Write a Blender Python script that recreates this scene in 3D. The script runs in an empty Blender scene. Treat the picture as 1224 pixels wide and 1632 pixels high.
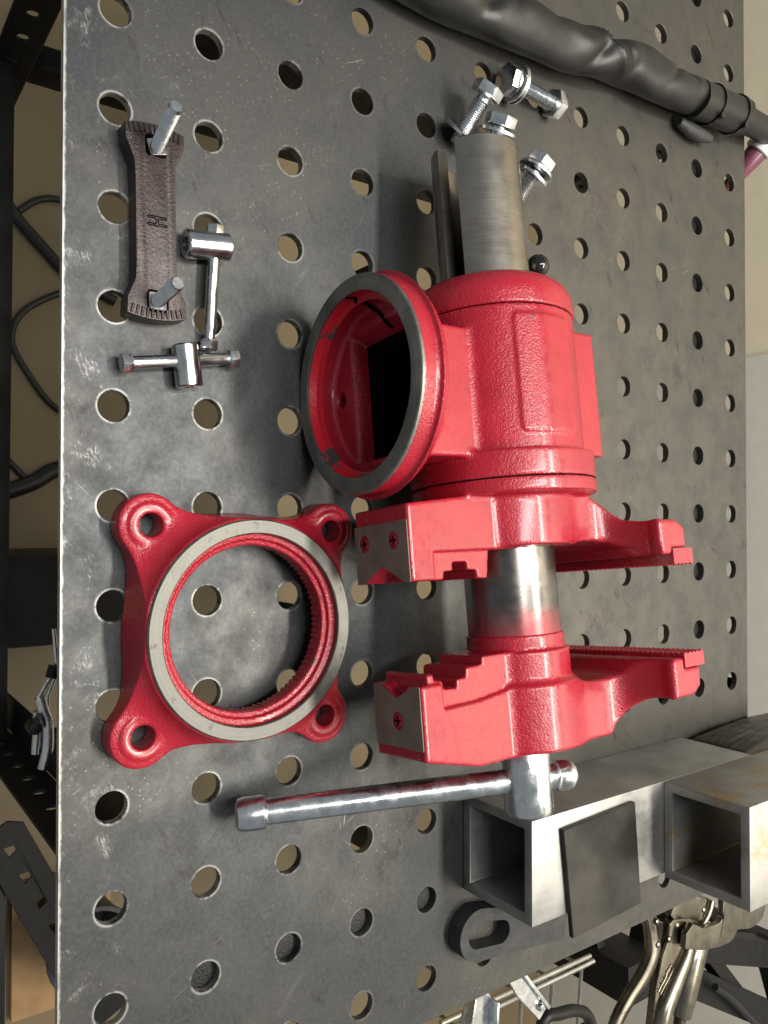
import bpy, bmesh, math, random
import numpy as np
from mathutils import Vector, Matrix, geometry

random.seed(7)
S = bpy.context.scene
C = S.collection
PI = math.pi

# ------------------------------------------------------------------ camera
cam = bpy.data.cameras.new('camera')
cam.sensor_fit = 'VERTICAL'
cam.sensor_height = 34.6
cam.lens = 1271.9 / 1632 * 34.6
cam.clip_start = 0.01
cam.clip_end = 60
cam_ob = bpy.data.objects.new('camera', cam)
C.objects.link(cam_ob)
ix = Vector((-0.00064696, 0.81421377, 0.58056483))
iy = Vector((0.99989911, 0.0087649, -0.0111781))
fw = Vector((-0.01418995, 0.58049903, -0.81413729))
cam_ob.matrix_world = Matrix((
    (ix.x, -iy.x, -fw.x, 0.05963),
    (ix.y, -iy.y, -fw.y, -0.12323),
    (ix.z, -iy.z, -fw.z, 0.40978),
    (0, 0, 0, 1)))
S.camera = cam_ob

# ------------------------------------------------------------------ light
world = bpy.data.worlds.new('World')
S.world = world
world.use_nodes = True
bg = world.node_tree.nodes['Background']
bg.inputs[0].default_value = (0.88, 0.96, 1.0, 1)
bg.inputs[1].default_value = 0.26


def area(name, loc, sx, sy, power, col, target):
    l = bpy.data.lights.new(name, 'AREA')
    l.shape = 'RECTANGLE'
    l.size, l.size_y, l.energy, l.color = sx, sy, power, col
    o = bpy.data.objects.new(name, l)
    C.objects.link(o)
    o.location = loc
    d = Vector(target) - Vector(loc)
    o.rotation_euler = d.to_track_quat('-Z', 'Y').to_euler()
    return o


area('ceiling_or_fill_lamp', (-0.22, 0.03, 1.75), 0.95, 0.13, 19, (1.0, 0.98, 0.95), (-0.1, 0.06, 0))
area('ceiling_or_fill_lamp', (0.2, 0.74, 1.70), 1.25, 0.16, 46, (1.0, 0.94, 0.83), (0.2, 1.25, -0.6))  # added fill lamp, no known fixture; tilted to brighten wall and far table

S.view_settings.view_transform = 'Standard'
S.view_settings.look = 'None'
S.view_settings.gamma = 1
S.view_settings.exposure = 0.0
S.view_settings.use_curve_mapping = False
S.render.engine = 'CYCLES'
S.cycles.max_bounces = 5
S.cycles.diffuse_bounces = 3
S.cycles.glossy_bounces = 3
S.cycles.transmission_bounces = 0
S.cycles.caustics_reflective = False
S.cycles.caustics_refractive = False
S.cycles.use_denoising = True


# ------------------------------------------------------------------ materials
class NT:
    def __init__(s, name):
        s.m = bpy.data.materials.new(name)
        s.m.use_nodes = True
        s.t = s.m.node_tree
        s.b = s.t.nodes['Principled BSDF']
        s.co = s.n('ShaderNodeTexCoord').outputs['Object']

    def n(s, typ, **kw):
        nd = s.t.nodes.new(typ)
        for k, v in kw.items():
            setattr(nd, k, v)
        return nd

    def set(s, sock, v):
        if isinstance(v, bpy.types.NodeSocket):
            s.t.links.new(v, sock)
        elif v is not None:
            if sock.type == 'RGBA' and len(v) == 3:
                v = (*v, 1)
            sock.default_value = v

    def math(s, op, a, b=None, c=None):
        nd = s.n('ShaderNodeMath', operation=op)
        for i, v in enumerate((a, b, c)):
            s.set(nd.inputs[i], v)
        return nd.outputs[0]

    def noise(s, scale, detail=3, rough=0.55, co=None, dist=0.0):
        nd = s.n('ShaderNodeTexNoise')
        s.set(nd.inputs['Vector'], co if co is not None else s.co)
        s.set(nd.inputs['Scale'], scale)
        s.set(nd.inputs['Detail'], detail)
        s.set(nd.inputs['Roughness'], rough)
        s.set(nd.inputs['Distortion'], dist)
        return nd.outputs['Fac']

    def vor(s, scale, co=None, feature='F1'):
        nd = s.n('ShaderNodeTexVoronoi', feature=feature)
        s.set(nd.inputs['Vector'], co if co is not None else s.co)
        s.set(nd.inputs['Scale'], scale)
        return nd.outputs['Distance']

    def map(s, scale=(1, 1, 1), rot=(0, 0, 0), loc=(0, 0, 0)):
        nd = s.n('ShaderNodeMapping', vector_type='TEXTURE')
        s.set(nd.inputs['Vector'], s.co)
        nd.inputs['Scale'].default_value = tuple(1 / k for k in scale)
        nd.inputs['Rotation'].default_value = rot
        nd.inputs['Location'].default_value = loc
        return nd.outputs[0]

    def step(s, v, lo, hi, a=0.0, b=1.0):
        nd = s.n('ShaderNodeMapRange', interpolation_type='SMOOTHSTEP')
        s.set(nd.inputs[0], v)
        for i, x in enumerate((lo, hi, a, b)):
            s.set(nd.inputs[i + 1], x)
        return nd.outputs[0]

    def mix(s, f, a, b):
        nd = s.n('ShaderNodeMix', data_type='RGBA')
        s.set(nd.inputs[0], f)
        s.set(nd.inputs[6], a)
        s.set(nd.inputs[7], b)
        return nd.outputs[2]

    def bump(s, h, strength, dist, normal=None):
        nd = s.n('ShaderNodeBump')
        s.set(nd.inputs['Height'], h)
        s.set(nd.inputs['Strength'], strength)
        s.set(nd.inputs['Distance'], dist)
        if normal is not None:
            s.set(nd.inputs['Normal'], normal)
        return nd.outputs[0]

    def out(s, col=None, rough=None, metal=None, normal=None, spec=None, coat=None, coat_r=None):
        for k, v in (('Base Color', col), ('Roughness', rough), ('Metallic', metal), ('Normal', normal),
                     ('Specular IOR Level', spec), ('Coat Weight', coat), ('Coat Roughness', coat_r)):
            if v is not None:
                s.set(s.b.inputs[k], v)
        return s.m


M = {}


def mat_table():
    t = NT('table_steel')
    sep = t.n('ShaderNodeSeparateXYZ')
    t.set(sep.inputs[0], t.co)
    x, y = sep.outputs[0], sep.outputs[1]
    # distance from the nearest hole centre
    def fr(v):
        q = t.math('ADD', t.math('DIVIDE', v, 0.0508), 100.5)
        return t.math('MULTIPLY', t.math('SUBTRACT', t.math('FRACT', q), 0.5), 0.0508)
    fx, fy = fr(x), fr(y)
    rr = t.math('SQRT', t.math('ADD', t.math('MULTIPLY', fx, fx), t.math('MULTIPLY', fy, fy)))
    big = t.noise(9, 5, 0.65, dist=0.5)
    mid = t.noise(38, 5, 0.65)
    fine = t.noise(420, 4, 0.7)
    col = t.mix(t.step(big, 0.35, 0.68), (0.047, 0.052, 0.057), (0.084, 0.081, 0.076))
    col = t.mix(t.step(y, 0.16, 0.36, 0.0, 0.6), col, (0.135, 0.122, 0.100))  # far side tinted warm and paler, standing in for the wall's reflected sheen
    col = t.mix(t.step(mid, 0.3, 0.75, 0.0, 0.6), col, (0.040, 0.042, 0.044))
    col = t.mix(t.step(fine, 0.35, 0.75, 0.0, 0.35), col, (0.115, 0.115, 0.115))
    stain = t.step(t.noise(16, 4, 0.7, t.map((1, 1, 1), loc=(3.1, 0.7, 0))), 0.60, 0.72)
    col = t.mix(t.math('MULTIPLY', stain, 0.55), col, (0.027, 0.026, 0.027))
    # smeared hand prints and oil marks
    smear = t.step(t.noise(1.0, 4, 0.65, t.map((34, 90, 30), (0, 0, 0.5), (0.3, 0.1, 0)), 0.6), 0.60, 0.74)
    col = t.mix(t.math('MULTIPLY', smear, 0.75), col, (0.034, 0.029, 0.027))
    pale = t.step(t.noise(1.0, 4, 0.65, t.map((26, 60, 30), (0, 0, -0.6), (0.7, 0.2, 0)), 0.8), 0.58, 0.76)
    col = t.mix(t.math('MULTIPLY', pale, 0.40), col, (0.118, 0.121, 0.123))
    # short hair scratches in many directions
    scr = None
    for rot, sx, sy, th, off in ((0.5, 1500, 40, 0.735, 0.0), (-0.75, 1700, 26, 0.745, 0.52), (1.45, 1600, 50, 0.74, 0.97), (2.2, 1600, 22, 0.75, 0.66)):
        v = t.noise(1.0, 1, 0.4, t.map((sx, sy, 1), (0, 0, rot), (off, off * 2, 0)), 0.0)
        v = t.step(v, th, th + 0.06)
        scr = v if scr is None else t.math('MAXIMUM', scr, v)
    scr = t.math('MULTIPLY', scr, t.step(t.noise(15, 4, 0.65, t.map((1, 1, 1), loc=(7, 2, 0))), 0.52, 0.70))
    # bright ground patches with a brushed grain, mostly along the worked front edge
    near = t.step(y, 0.05, -0.022, 0.0, 0.15)
    grind = t.noise(1.0, 4, 0.7, t.map((260, 900, 1), (0, 0, 0.35)))
    patch = t.step(t.math('ADD', t.noise(48, 6, 0.75, t.map((1, 1, 1), loc=(1.4, 8, 0)), 0.6), near), 0.68, 0.88)
    patch = t.math('MULTIPLY', t.math('MULTIPLY', patch, 0.75), t.step(grind, 0.42, 0.62))
    # rubbed rims of the holes and the bare front edge
    rim = t.step(rr, 0.0098, 0.0080)
    rim = t.math('MULTIPLY', rim, t.step(t.noise(60, 4, 0.75), 0.41, 0.56))
    rim = t.math('MULTIPLY', rim, t.step(y, 0.24, -0.02, 0.03, 0.85))
    bare = t.math('MULTIPLY', t.step(t.math('ADD', y, t.math('MULTIPLY', t.noise(120, 4, 0.7), 0.003)), -0.0222, -0.0236), t.step(t.noise(40, 4, 0.7), 0.30, 0.5, 0.35, 1.0))
    dots = t.math('MULTIPLY', t.step(t.vor(300), 0.20, 0.07), t.step(big, 0.50, 0.62))
    wear = t.math('MAXIMUM', t.math('MAXIMUM', t.math('MULTIPLY', scr, 0.8), patch), t.math('MAXIMUM', rim, t.math('MULTIPLY', dots, 0.3)))
    wear = t.math('MAXIMUM', wear, bare)
    col = t.mix(t.math('MULTIPLY', wear, 0.80), col, (0.52, 0.52, 0.51))
    ro = t.step(mid, 0.25, 0.8, 0.42, 0.60)
    bm = t.bump(t.math('ADD', fine, t.math('MULTIPLY', scr, -0.6)), 0.12, 0.0004)
    return t.out(col, ro, 0.72, bm)


def mat_paint():
    t = NT('red_enamel')
    geo = t.n('ShaderNodeTexCoord').outputs['Normal']
    sep = t.n('ShaderNodeSeparateXYZ')
    t.set(sep.inputs[0], geo)
    flat = t.step(t.math('ABSOLUTE', sep.outputs[2]), 0.965, 0.995, 1.0, 0.10)   # milled side faces are smoother than the cast skin
    peel = t.noise(900, 2, 0.5)
    lump = t.noise(230, 2, 0.5)
    h = t.math('ADD', peel, t.math('MULTIPLY', lump, 0.5))
    col = t.mix(t.step(t.noise(45, 4, 0.6), 0.3, 0.75), (0.40, 0.013, 0.031), (0.33, 0.009, 0.023))
    chip = t.math('MULTIPLY', t.step(t.noise(240, 2, 0.5), 0.70, 0.73), t.step(t.noise(26, 2), 0.55, 0.62))
    dust = t.step(t.noise(70, 5, 0.7), 0.56, 0.76, 0, 0.18)
    col = t.mix(dust, col, (0.34, 0.06, 0.06))
    col = t.mix(chip, col, (0.05, 0.04, 0.04))
    bm = t.bump(h, t.math('MULTIPLY', flat, 0.55), 0.0008)
    return t.out(col, t.step(lump, 0.3, 0.7, 0.25, 0.37), 0.0, bm, 0.5, 0.30, 0.13)


def mat_paint_rubbed():
    t = NT('rubbed_red_enamel')
    n1 = t.step(t.noise(70, 4, 0.7), 0.57, 0.62)
    col = t.mix(n1, (0.60, 0.016, 0.032), (0.13, 0.125, 0.12))
    bm = t.bump(t.noise(420, 3, 0.6), 0.4, 0.0008)
    return t.out(col, 0.36, t.math('MULTIPLY', n1, 0.6), bm)


def mat_metal(name, c1, c2, rough=(0.22, 0.36), metal=1.0, scale=60, grain=None, bump=0.05, fine=500):
    t = NT(name)
    n1 = t.noise(scale, 4, 0.6)
    col = t.mix(t.step(n1, 0.3, 0.72), c1, c2)
    ro = t.step(t.noise(scale * 0.6, 3, 0.6), 0.3, 0.75, rough[0], rough[1])
    h = t.noise(fine, 3, 0.6)
    if grain:
        h = t.noise(1.0, 3, 0.6, t.map(grain))
        col = t.mix(t.step(h, 0.3, 0.75, 0.0, 0.35), col, tuple(min(1, 1.35 * v) for v in c2))
    return t.out(col, ro, metal, t.bump(h, bump, 0.0006))


def mat_plain(name, c, rough=0.5, metal=0.0, bump=0.0, scale=300, var=0.25, spec=0.5):
    t = NT(name)
    n1 = t.noise(scale * 0.12, 4, 0.6)
    col = t.mix(t.step(n1, 0.3, 0.72), tuple(v * (1 - var) for v in c), tuple(min(1, v * (1 + var)) for v in c))
    bm = t.bump(t.noise(scale, 3, 0.6), bump, 0.0008) if bump else None
    return t.out(col, rough, metal, bm, spec)


def mat_floor():
    t = NT('cream_concrete')
    n1 = t.noise(3.0, 5, 0.6)
    col = t.mix(t.step(n1, 0.3, 0.7), (0.185, 0.14, 0.078), (0.23, 0.178, 0.102))
    sp = t.step(t.noise(60, 3, 0.7), 0.62, 0.72, 0, 0.25)
    col = t.mix(sp, col, (0.22, 0.17, 0.10))
    return t.out(col, 0.55, 0.0, t.bump(t.noise(150, 3), 0.1, 0.001))


def mat_aluminium(name, stain):
    t = NT(name)
    g = t.noise(1.0, 3, 0.6, t.map((420, 22, 420)))
    n1 = t.noise(24, 5, 0.65)
    col = t.mix(t.step(n1, 0.3, 0.7), (0.30, 0.30, 0.29), (0.43, 0.425, 0.41))
    col = t.mix(t.step(g, 0.3, 0.75, 0, 0.35), col, (0.46, 0.45, 0.435))
    if stain:
        s2 = t.step(t.noise(1.0, 5, 0.7, t.map((30, 18, 60)), dist=0.8), 0.46, 0.64)
        col = t.mix(t.math('MULTIPLY', s2, 0.75), col, (0.42, 0.28, 0.11))
        s3 = t.step(t.noise(42, 4, 0.7, t.map((1, 1, 1), loc=(4, 2, 1))), 0.60, 0.72)
        col = t.mix(t.math('MULTIPLY', s3, 0.7), col, (0.14, 0.13, 0.12))
    else:
        s3 = t.step(t.noise(34, 4, 0.7, t.map((1, 1, 1), loc=(4, 2, 1))), 0.55, 0.75)
        col = t.mix(t.math('MULTIPLY', s3, 0.45), col, (0.24, 0.23, 0.22))
    ro = t.step(n1, 0.3, 0.75, 0.38, 0.58)
    return t.out(col, ro, 0.85, t.bump(g, 0.06, 0.0005))


M['table'] = mat_table()
M['paint'] = mat_paint()
M['rubbed'] = mat_paint_rubbed()
M['tube'] = mat_metal('turned_steel', (0.25, 0.225, 0.195), (0.36, 0.33, 0.29), (0.27, 0.40), 1.0, 40, (900, 60, 60), 0.05)
def mat_front_tube():
    t = NT('oiled_dark_steel')
    sep = t.n('ShaderNodeSeparateXYZ')
    t.set(sep.inputs[0], t.co)
    n1 = t.noise(45, 4, 0.65)
    col = t.mix(t.step(n1, 0.3, 0.7), (0.15, 0.14, 0.13), (0.24, 0.225, 0.21))
    edge = t.math('ADD', sep.outputs[0], t.math('MULTIPLY', t.noise(60, 4, 0.7), 0.030))
    over = t.step(edge, 0.133, 0.156, 0.0, 0.8)
    col = t.mix(over, col, (0.34, 0.03, 0.04))
    g = t.noise(1.0, 3, 0.6, t.map((1200, 60, 60)))
    return t.out(col, t.step(n1, 0.3, 0.7, 0.24, 0.36), t.math('SUBTRACT', 1.0, t.math('MULTIPLY', over, 0.8)), t.bump(g, 0.05, 0.0005))


M['front_tube'] = mat_front_tube()
M['machined'] = mat_metal('milled_iron', (0.060, 0.060, 0.055), (0.19, 0.187, 0.172), (0.42, 0.62), 0.85, 48, (500, 90, 90), 0.4)
def mat_faced(name, axis, c1, c2, rough):
    """lathe-faced iron: fine rings about the axis, oil blotches and rubbed spots"""
    t = NT(name)
    sep = t.n('ShaderNodeSeparateXYZ')
    t.set(sep.inputs[0], t.co)
    p, q = [sep.outputs[k] for k in range(3) if k != axis]
    r = t.math('SQRT', t.math('ADD', t.math('MULTIPLY', p, p), t.math('MULTIPLY', q, q)))
    cmb = t.n('ShaderNodeCombineXYZ')
    t.set(cmb.inputs[0], t.math('MULTIPLY', r, 1600.0))
    rings = t.noise(1.0, 3, 0.7, cmb.outputs[0])
    blot = t.noise(38, 5, 0.7)
    col = t.mix(t.step(blot, 0.34, 0.66), c1, c2)
    col = t.mix(t.step(rings, 0.35, 0.7, 0.0, 0.4), col, tuple(1.5 * v for v in c2))
    spot = t.step(t.noise(140, 4, 0.7), 0.60, 0.68, 0, 0.5)
    col = t.mix(spot, col, tuple(0.5 * v for v in c1))
    ro = t.step(blot, 0.3, 0.7, rough[0], rough[1])
    return t.out(col, ro, 0.85, t.bump(rings, 0.25, 0.0004))


M['rim'] = mat_faced('faced_iron_rim', 2, (0.060, 0.060, 0.055), (0.165, 0.162, 0.148), (0.40, 0.58))
M['dark_machined'] = mat_metal('ground_iron', (0.17, 0.175, 0.165), (0.30, 0.30, 0.28), (0.32, 0.48), 0.85, 60, (40, 300, 300), 0.12)
M['jaw_plate'] = mat_metal('oiled_steel_plate', (0.17, 0.145, 0.115), (0.25, 0.215, 0.175), (0.48, 0.60), 0.35, 50, None, 0.06)
M['zinc'] = mat_metal('zinc_plate', (0.60, 0.62, 0.64), (0.82, 0.83, 0.84), (0.18, 0.36), 1.0, 160, None, 0.14)
M['chrome'] = mat_metal('bright_nickel', (0.62, 0.63, 0.64), (0.82, 0.82, 0.82), (0.14, 0.30), 1.0, 90, None, 0.06)
M['gold_nickel'] = mat_metal('satin_nickel', (0.16, 0.145, 0.118), (0.27, 0.245, 0.20), (0.22, 0.38), 1.0, 60, None, 0.04)
M['brown'] = mat_plain('brown_hammered_paint', (0.046, 0.034, 0.034), 0.36, 0.4, 0.40, 800, 0.35)
M['rubber'] = mat_plain('black_rubber', (0.0105, 0.0105, 0.0105), 0.44, 0.0, 0.35, 150, 0.3)
M['plastic'] = mat_plain('black_grip_plastic', (0.030, 0.031, 0.032), 0.55, 0.0, 0.6, 900, 0.3)
M['ball'] = mat_plain('black_gloss_plastic', (0.012, 0.012, 0.012), 0.14)
M['powder'] = mat_plain('black_powder_coat', (0.007, 0.007, 0.0075), 0.45, 0.0, 0.5, 700, 0.4, 0.3)
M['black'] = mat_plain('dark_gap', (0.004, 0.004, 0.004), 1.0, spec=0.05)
M['flange_face'] = mat_faced('faced_iron_flange', 1, (0.15, 0.155, 0.145), (0.27, 0.27, 0.25), (0.34, 0.5))
M['alu'] = mat_aluminium('mill_aluminium', False)
M['alu_stained'] = mat_aluminium('stained_aluminium', True)
M['plate'] = mat_metal('dark_mill_scale', (0.030, 0.030, 0.030), (0.068, 0.064, 0.058), (0.32, 0.55), 0.8, 22, None, 0.08)
M['white'] = mat_plain('white_ptfe', (0.80, 0.80, 0.80), 0.4)
M['maroon'] = mat_plain('maroon_ceramic', (0.13, 0.030, 0.055), 0.35)
M['wood'] = mat_plain('pine_board', (0.36, 0.22, 0.10), 0.6, 0, 0.1, 200, 0.2)
M['floor'] = mat_floor()
M['wall'] = mat_plain('cream_wall_paint', (0.84, 0.76, 0.58), 0.6, 0, 0.15, 260, 0.03)
M['panel'] = mat_plain('off_white_board', (0.90, 0.87, 0.79), 0.55, 0, 0.12, 320, 0.03)
M['grey_plastic'] = mat_plain('grey_plastic', (0.06, 0.062, 0.066), 0.5)
M['bundle'] = mat_metal('black_stretch_film', (0.010, 0.009, 0.008), (0.026, 0.022, 0.018), (0.22, 0.42), 0.0, 60, (400, 25, 400), 0.8)
M['wire'] = mat_metal('bright_wire', (0.45, 0.44, 0.42), (0.60, 0.59, 0.56), (0.25, 0.4), 1.0)


# ------------------------------------------------------------------ mesh helpers
def link(name, mesh, mat, parent=None, loc=None, rot=None):
    o = bpy.data.objects.new(name, mesh)
    C.objects.link(o)
    if mat is not None and not mesh.materials:
        mesh.materials.append(M[mat] if isinstance(mat, str) else mat)
    if parent is not None:
        o.parent = parent
    if loc is not None:
        o.location = loc
    if rot is not None:
        o.rotation_euler = rot
    return o


def thing(name, label, cat, loc=(0, 0, 0), rot=(0, 0, 0), group=None, matrix=None):
    o = bpy.data.objects.new(name, None)
    o.empty_display_size = 0.02
    C.objects.link(o)
    if matrix is not None:
        o.matrix_world = matrix
    else:
        o.location = loc
        o.rotation_euler = rot
    return tag(o, label, cat, group)


def tag(o, label, cat, group=None):
    o['label'] = label
    o['category'] = cat
    if group:
        o['group'] = group
    return o


def from_bm(bm, name='m', smooth=None):
    me = bpy.data.meshes.new(name)
    bmesh.ops.recalc_face_normals(bm, faces=bm.faces)
    bm.to_mesh(me)
    bm.free()
    if smooth is not None:
        shade(me, smooth)
    return me


def shade(me, angle=35):
    me.polygons.foreach_set('use_smooth', [True] * len(me.polygons))
    try:
        me.set_sharp_from_angle(angle=math.radians(angle))
    except Exception:
        pass
    return me


def frame(d, up=Vector((0, 0, 1))):
    d = Vector(d).normalized()
    if abs(d.dot(up)) > 0.98:
        up = Vector((1, 0, 0))
    a = d.cross(up).normalized()
    b = a.cross(d).normalized()
    return a, b, d


def lathe_mesh(profile, segs=40, axis='z', closed=False, angle=35):
    """profile: list of (radius, height); revolved about the axis."""
    vs, fs = [], []
    n = len(profile)
    for r, h in profile:
        for k in range(segs):
            t = 2 * PI * k / segs
            x, y = r * math.cos(t), r * math.sin(t)
            vs.append({'z': (x, y, h), 'x': (h, x, y), 'y': (y, h, x)}[axis])
    rng = range(n if closed else n - 1)
    for i in rng:
        j = (i + 1) % n
        for k in range(segs):
            l = (k + 1) % segs
            fs.append((i * segs + k, i * segs + l, j * segs + l, j * segs + k))
    if not closed:
        if profile[0][0] > 1e-6:
            fs.append(tuple(range(segs))[::-1])
        if profile[-1][0] > 1e-6:
            fs.append(tuple(range((n - 1) * segs, n * segs)))
    me = bpy.data.meshes.new('lathe')
    me.from_pydata(vs, [], fs)
    bm = bmesh.new()
    bm.from_mesh(me)
    bmesh.ops.remove_doubles(bm, verts=bm.verts, dist=1e-6)
    bmesh.ops.recalc_face_normals(bm, faces=bm.faces)
    bm.to_mesh(me)
    bm.free()
    return shade(me, angle)


def prism_mesh(outer, z0, z1, holes=(), bevel=0.0, segs=2, angle=40):
    """flat outline (list of xy) with optional holes, extruded from z0 to z1"""
    loops = [list(outer)] + [list(h) for h in holes]
    tri = geometry.tessellate_polygon([[Vector((x, y, 0)) for x, y in l] for l in loops])
    flat = [p for l in loops for p in l]
    n = len(flat)
    vs = [(x, y, z0) for x, y in flat] + [(x, y, z1) for x, y in flat]
    fs = [tuple(t) for t in tri] + [tuple(i + n for i in t) for t in tri]
    b = 0
    for l in loops:
        k = len(l)
        for i in range(k):
            j = (i + 1) % k
            fs.append((b + i, b + j, b + j + n, b + i + n))
        b += k
    me = bpy.data.meshes.new('prism')
    me.from_pydata(vs, [], fs)
    bm = bmesh.new()
    bm.from_mesh(me)
    bmesh.ops.recalc_face_normals(bm, faces=bm.faces)
    if bevel:
        es = [e for e in bm.edges if len(e.link_faces) == 2 and e.calc_face_angle(0) > 0.5]
        bmesh.ops.bevel(bm, geom=es, offset=bevel, segments=segs, affect='EDGES', profile=0.6, clamp_overlap=True)
    bm.to_mesh(me)
    bm.free()
    return shade(me, angle)


def box_mesh(lo, hi, bevel=0.0, segs=2):
    bm = bmesh.new()
    bmesh.ops.create_cube(bm, size=1)
    for v in bm.verts:
        v.co = Vector([lo[i] + (v.co[i] + 0.5) * (hi[i] - lo[i]) for i in range(3)])
    if bevel:
        bmesh.ops.bevel(bm, geom=bm.edges[:], offset=bevel, segments=segs, affect='EDGES', profile=0.6)
    return from_bm(bm, 'box', 40)


def bar_mesh(p, q, w, h, up=(0, 0, 1), bevel=0.001):
    """rectangular bar from p to q; w across, h along up"""
    p, q = Vector(p), Vector(q)
    a, b, d = frame(q - p, Vector(up))
    me = box_mesh((-w / 2, -h / 2, 0), (w / 2, h / 2, (q - p).length), bevel)
    m = Matrix(((a.x, b.x, d.x, p.x), (a.y, b.y, d.y, p.y), (a.z, b.z, d.z, p.z), (0, 0, 0, 1)))
    me.transform(m)
    return me


def spline(pts, n=8):
    pts = [Vector(p) for p in pts]
    P = [pts[0] * 2 - pts[1]] + pts + [pts[-1] * 2 - pts[-2]]
    out = []
    for i in range(1, len(P) - 2):
        for k in range(n):
            t = k / n
            a, b, c, d = P[i - 1], P[i], P[i + 1], P[i + 2]
            out.append(0.5 * ((2 * b) + (c - a) * t + (2 * a - 5 * b + 4 * c - d) * t * t + (3 * b - a - 3 * c + d) * t ** 3))
    out.append(pts[-1])
    return out


def tube_mesh(path, rad, segs=14, up=(0, 0, 1), cap=True, angle=50):
    """rad: number or function of (t, theta) -> radius"""
    path = [Vector(p) for p in path]
    n = len(path)
    vs, fs = [], []
    up = Vector(up)
    for i, p in enumerate(path):
        d = path[min(i + 1, n - 1)] - path[max(i - 1, 0)]
        a, b, d = frame(d, up)
        for k in range(segs):
            th = 2 * PI * k / segs
            r = rad(i / (n - 1), th) if callable(rad) else rad
            vs.append(p + a * (math.cos(th) * r) + b * (math.sin(th) * r))
    for i in range(n - 1):
        for k in range(segs):
            l = (k + 1) % segs
            fs.append((i * segs + k, i * segs + l, (i + 1) * segs + l, (i + 1) * segs + k))
    if cap:
        fs.append(tuple(range(segs))[::-1])
        fs.append(tuple(range((n - 1) * segs, n * segs)))
    me = bpy.data.meshes.new('tube')
    me.from_pydata([tuple(v) for v in vs], [], fs)
    bm = bmesh.new()
    bm.from_mesh(me)
    bmesh.ops.recalc_face_normals(bm, faces=bm.faces)
    bm.to_mesh(me)
    bm.free()
    return shade(me, angle)


def align(p, d, up=(0, 0, 1)):
    """matrix that puts local z along d at p"""
    a, b, d = frame(d, Vector(up))
    p = Vector(p)
    return Matrix(((a.x, b.x, d.x, p.x), (a.y, b.y, d.y, p.y), (a.z, b.z, d.z, p.z), (0, 0, 0, 1)))


def hexagon(r, rot=0.0):
    return [(r * math.cos(rot + k * PI / 3), r * math.sin(rot + k * PI / 3)) for k in range(6)]


def circle(r, n=20, c=(0, 0)):
    return [(c[0] + r * math.cos(2 * PI * k / n), c[1] + r * math.sin(2 * PI * k / n)) for k in range(n)]


def thread(r, z0, z1, pitch=0.00125, depth=0.0006, chamfer=True):
    pr = [(0, z0), (r - depth, z0)]
    z = z0
    while z + pitch < z1:
        pr += [(r - depth, z), (r, z + pitch * 0.5)]
        z += pitch
    pr += [(r - depth, z1), (0, z1)]
    return pr


# ------------------------------------------------------------------ signed distance castings
def cyl(P, axis, c, R, lo, hi, rnd=1.0):
    i = 'uvw'.index(axis)
    o = [k for k in range(3) if k != i]
    d = np.sqrt((P[o[0]] - c[0]) ** 2 + (P[o[1]] - c[1]) ** 2) - R + rnd
    e = np.abs(P[i] - (lo + hi) / 2) - (hi - lo) / 2 + rnd
    return np.minimum(np.maximum(d, e), 0) + np.sqrt(np.maximum(d, 0) ** 2 + np.maximum(e, 0) ** 2) - rnd


def sbox(P, lo, hi, rnd=1.0):
    q = [np.abs(P[i] - (lo[i] + hi[i]) / 2) - (hi[i] - lo[i]) / 2 + rnd for i in range(3)]
    return np.minimum(np.maximum(np.maximum(q[0], q[1]), q[2]), 0) + np.sqrt(sum(np.maximum(k, 0) ** 2 for k in q)) - rnd


def poly2(x, y, pts):
    x, y = np.broadcast_arrays(x, y)
    d = np.full(x.shape, 1e9, np.float32)
    s = np.ones(x.shape, np.float32)
    n = len(pts)
    for i in range(n):
        ax, ay = pts[i]
        bx, by = pts[i - 1]
        ex, ey = bx - ax, by - ay
        wx, wy = x - ax, y - ay
        t = np.clip((wx * ex + wy * ey) / (ex * ex + ey * ey + 1e-9), 0, 1)
        d = np.minimum(d, (wx - ex * t) ** 2 + (wy - ey * t) ** 2)
        c1, c2, c3 = y >= ay, y < by, ex * wy > ey * wx
        f = (c1 & c2 & c3) | (~c1 & ~c2 & ~c3)
        s = np.where(f, -s, s)
    return s * np.sqrt(d)


def extr(d2, w, half, rnd=1.0):
    a = d2 + rnd
    b = np.abs(w) - half + rnd
    return np.minimum(np.maximum(a, b), 0) + np.sqrt(np.maximum(a, 0) ** 2 + np.maximum(b, 0) ** 2) - rnd


def smin(a, b, k):
    h = np.maximum(k - np.abs(a - b), 0) / k
    return np.minimum(a, b) - h * h * k * 0.25


def smax(a, b, k):
    return -smin(-a, -b, k)


def grid(lo, hi, h):
    ax = [np.arange(lo[i], hi[i] + h, h, dtype=np.float32) for i in range(3)]
    return [ax[0][:, None, None], ax[1][None, :, None], ax[2][None, None, :]]


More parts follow.
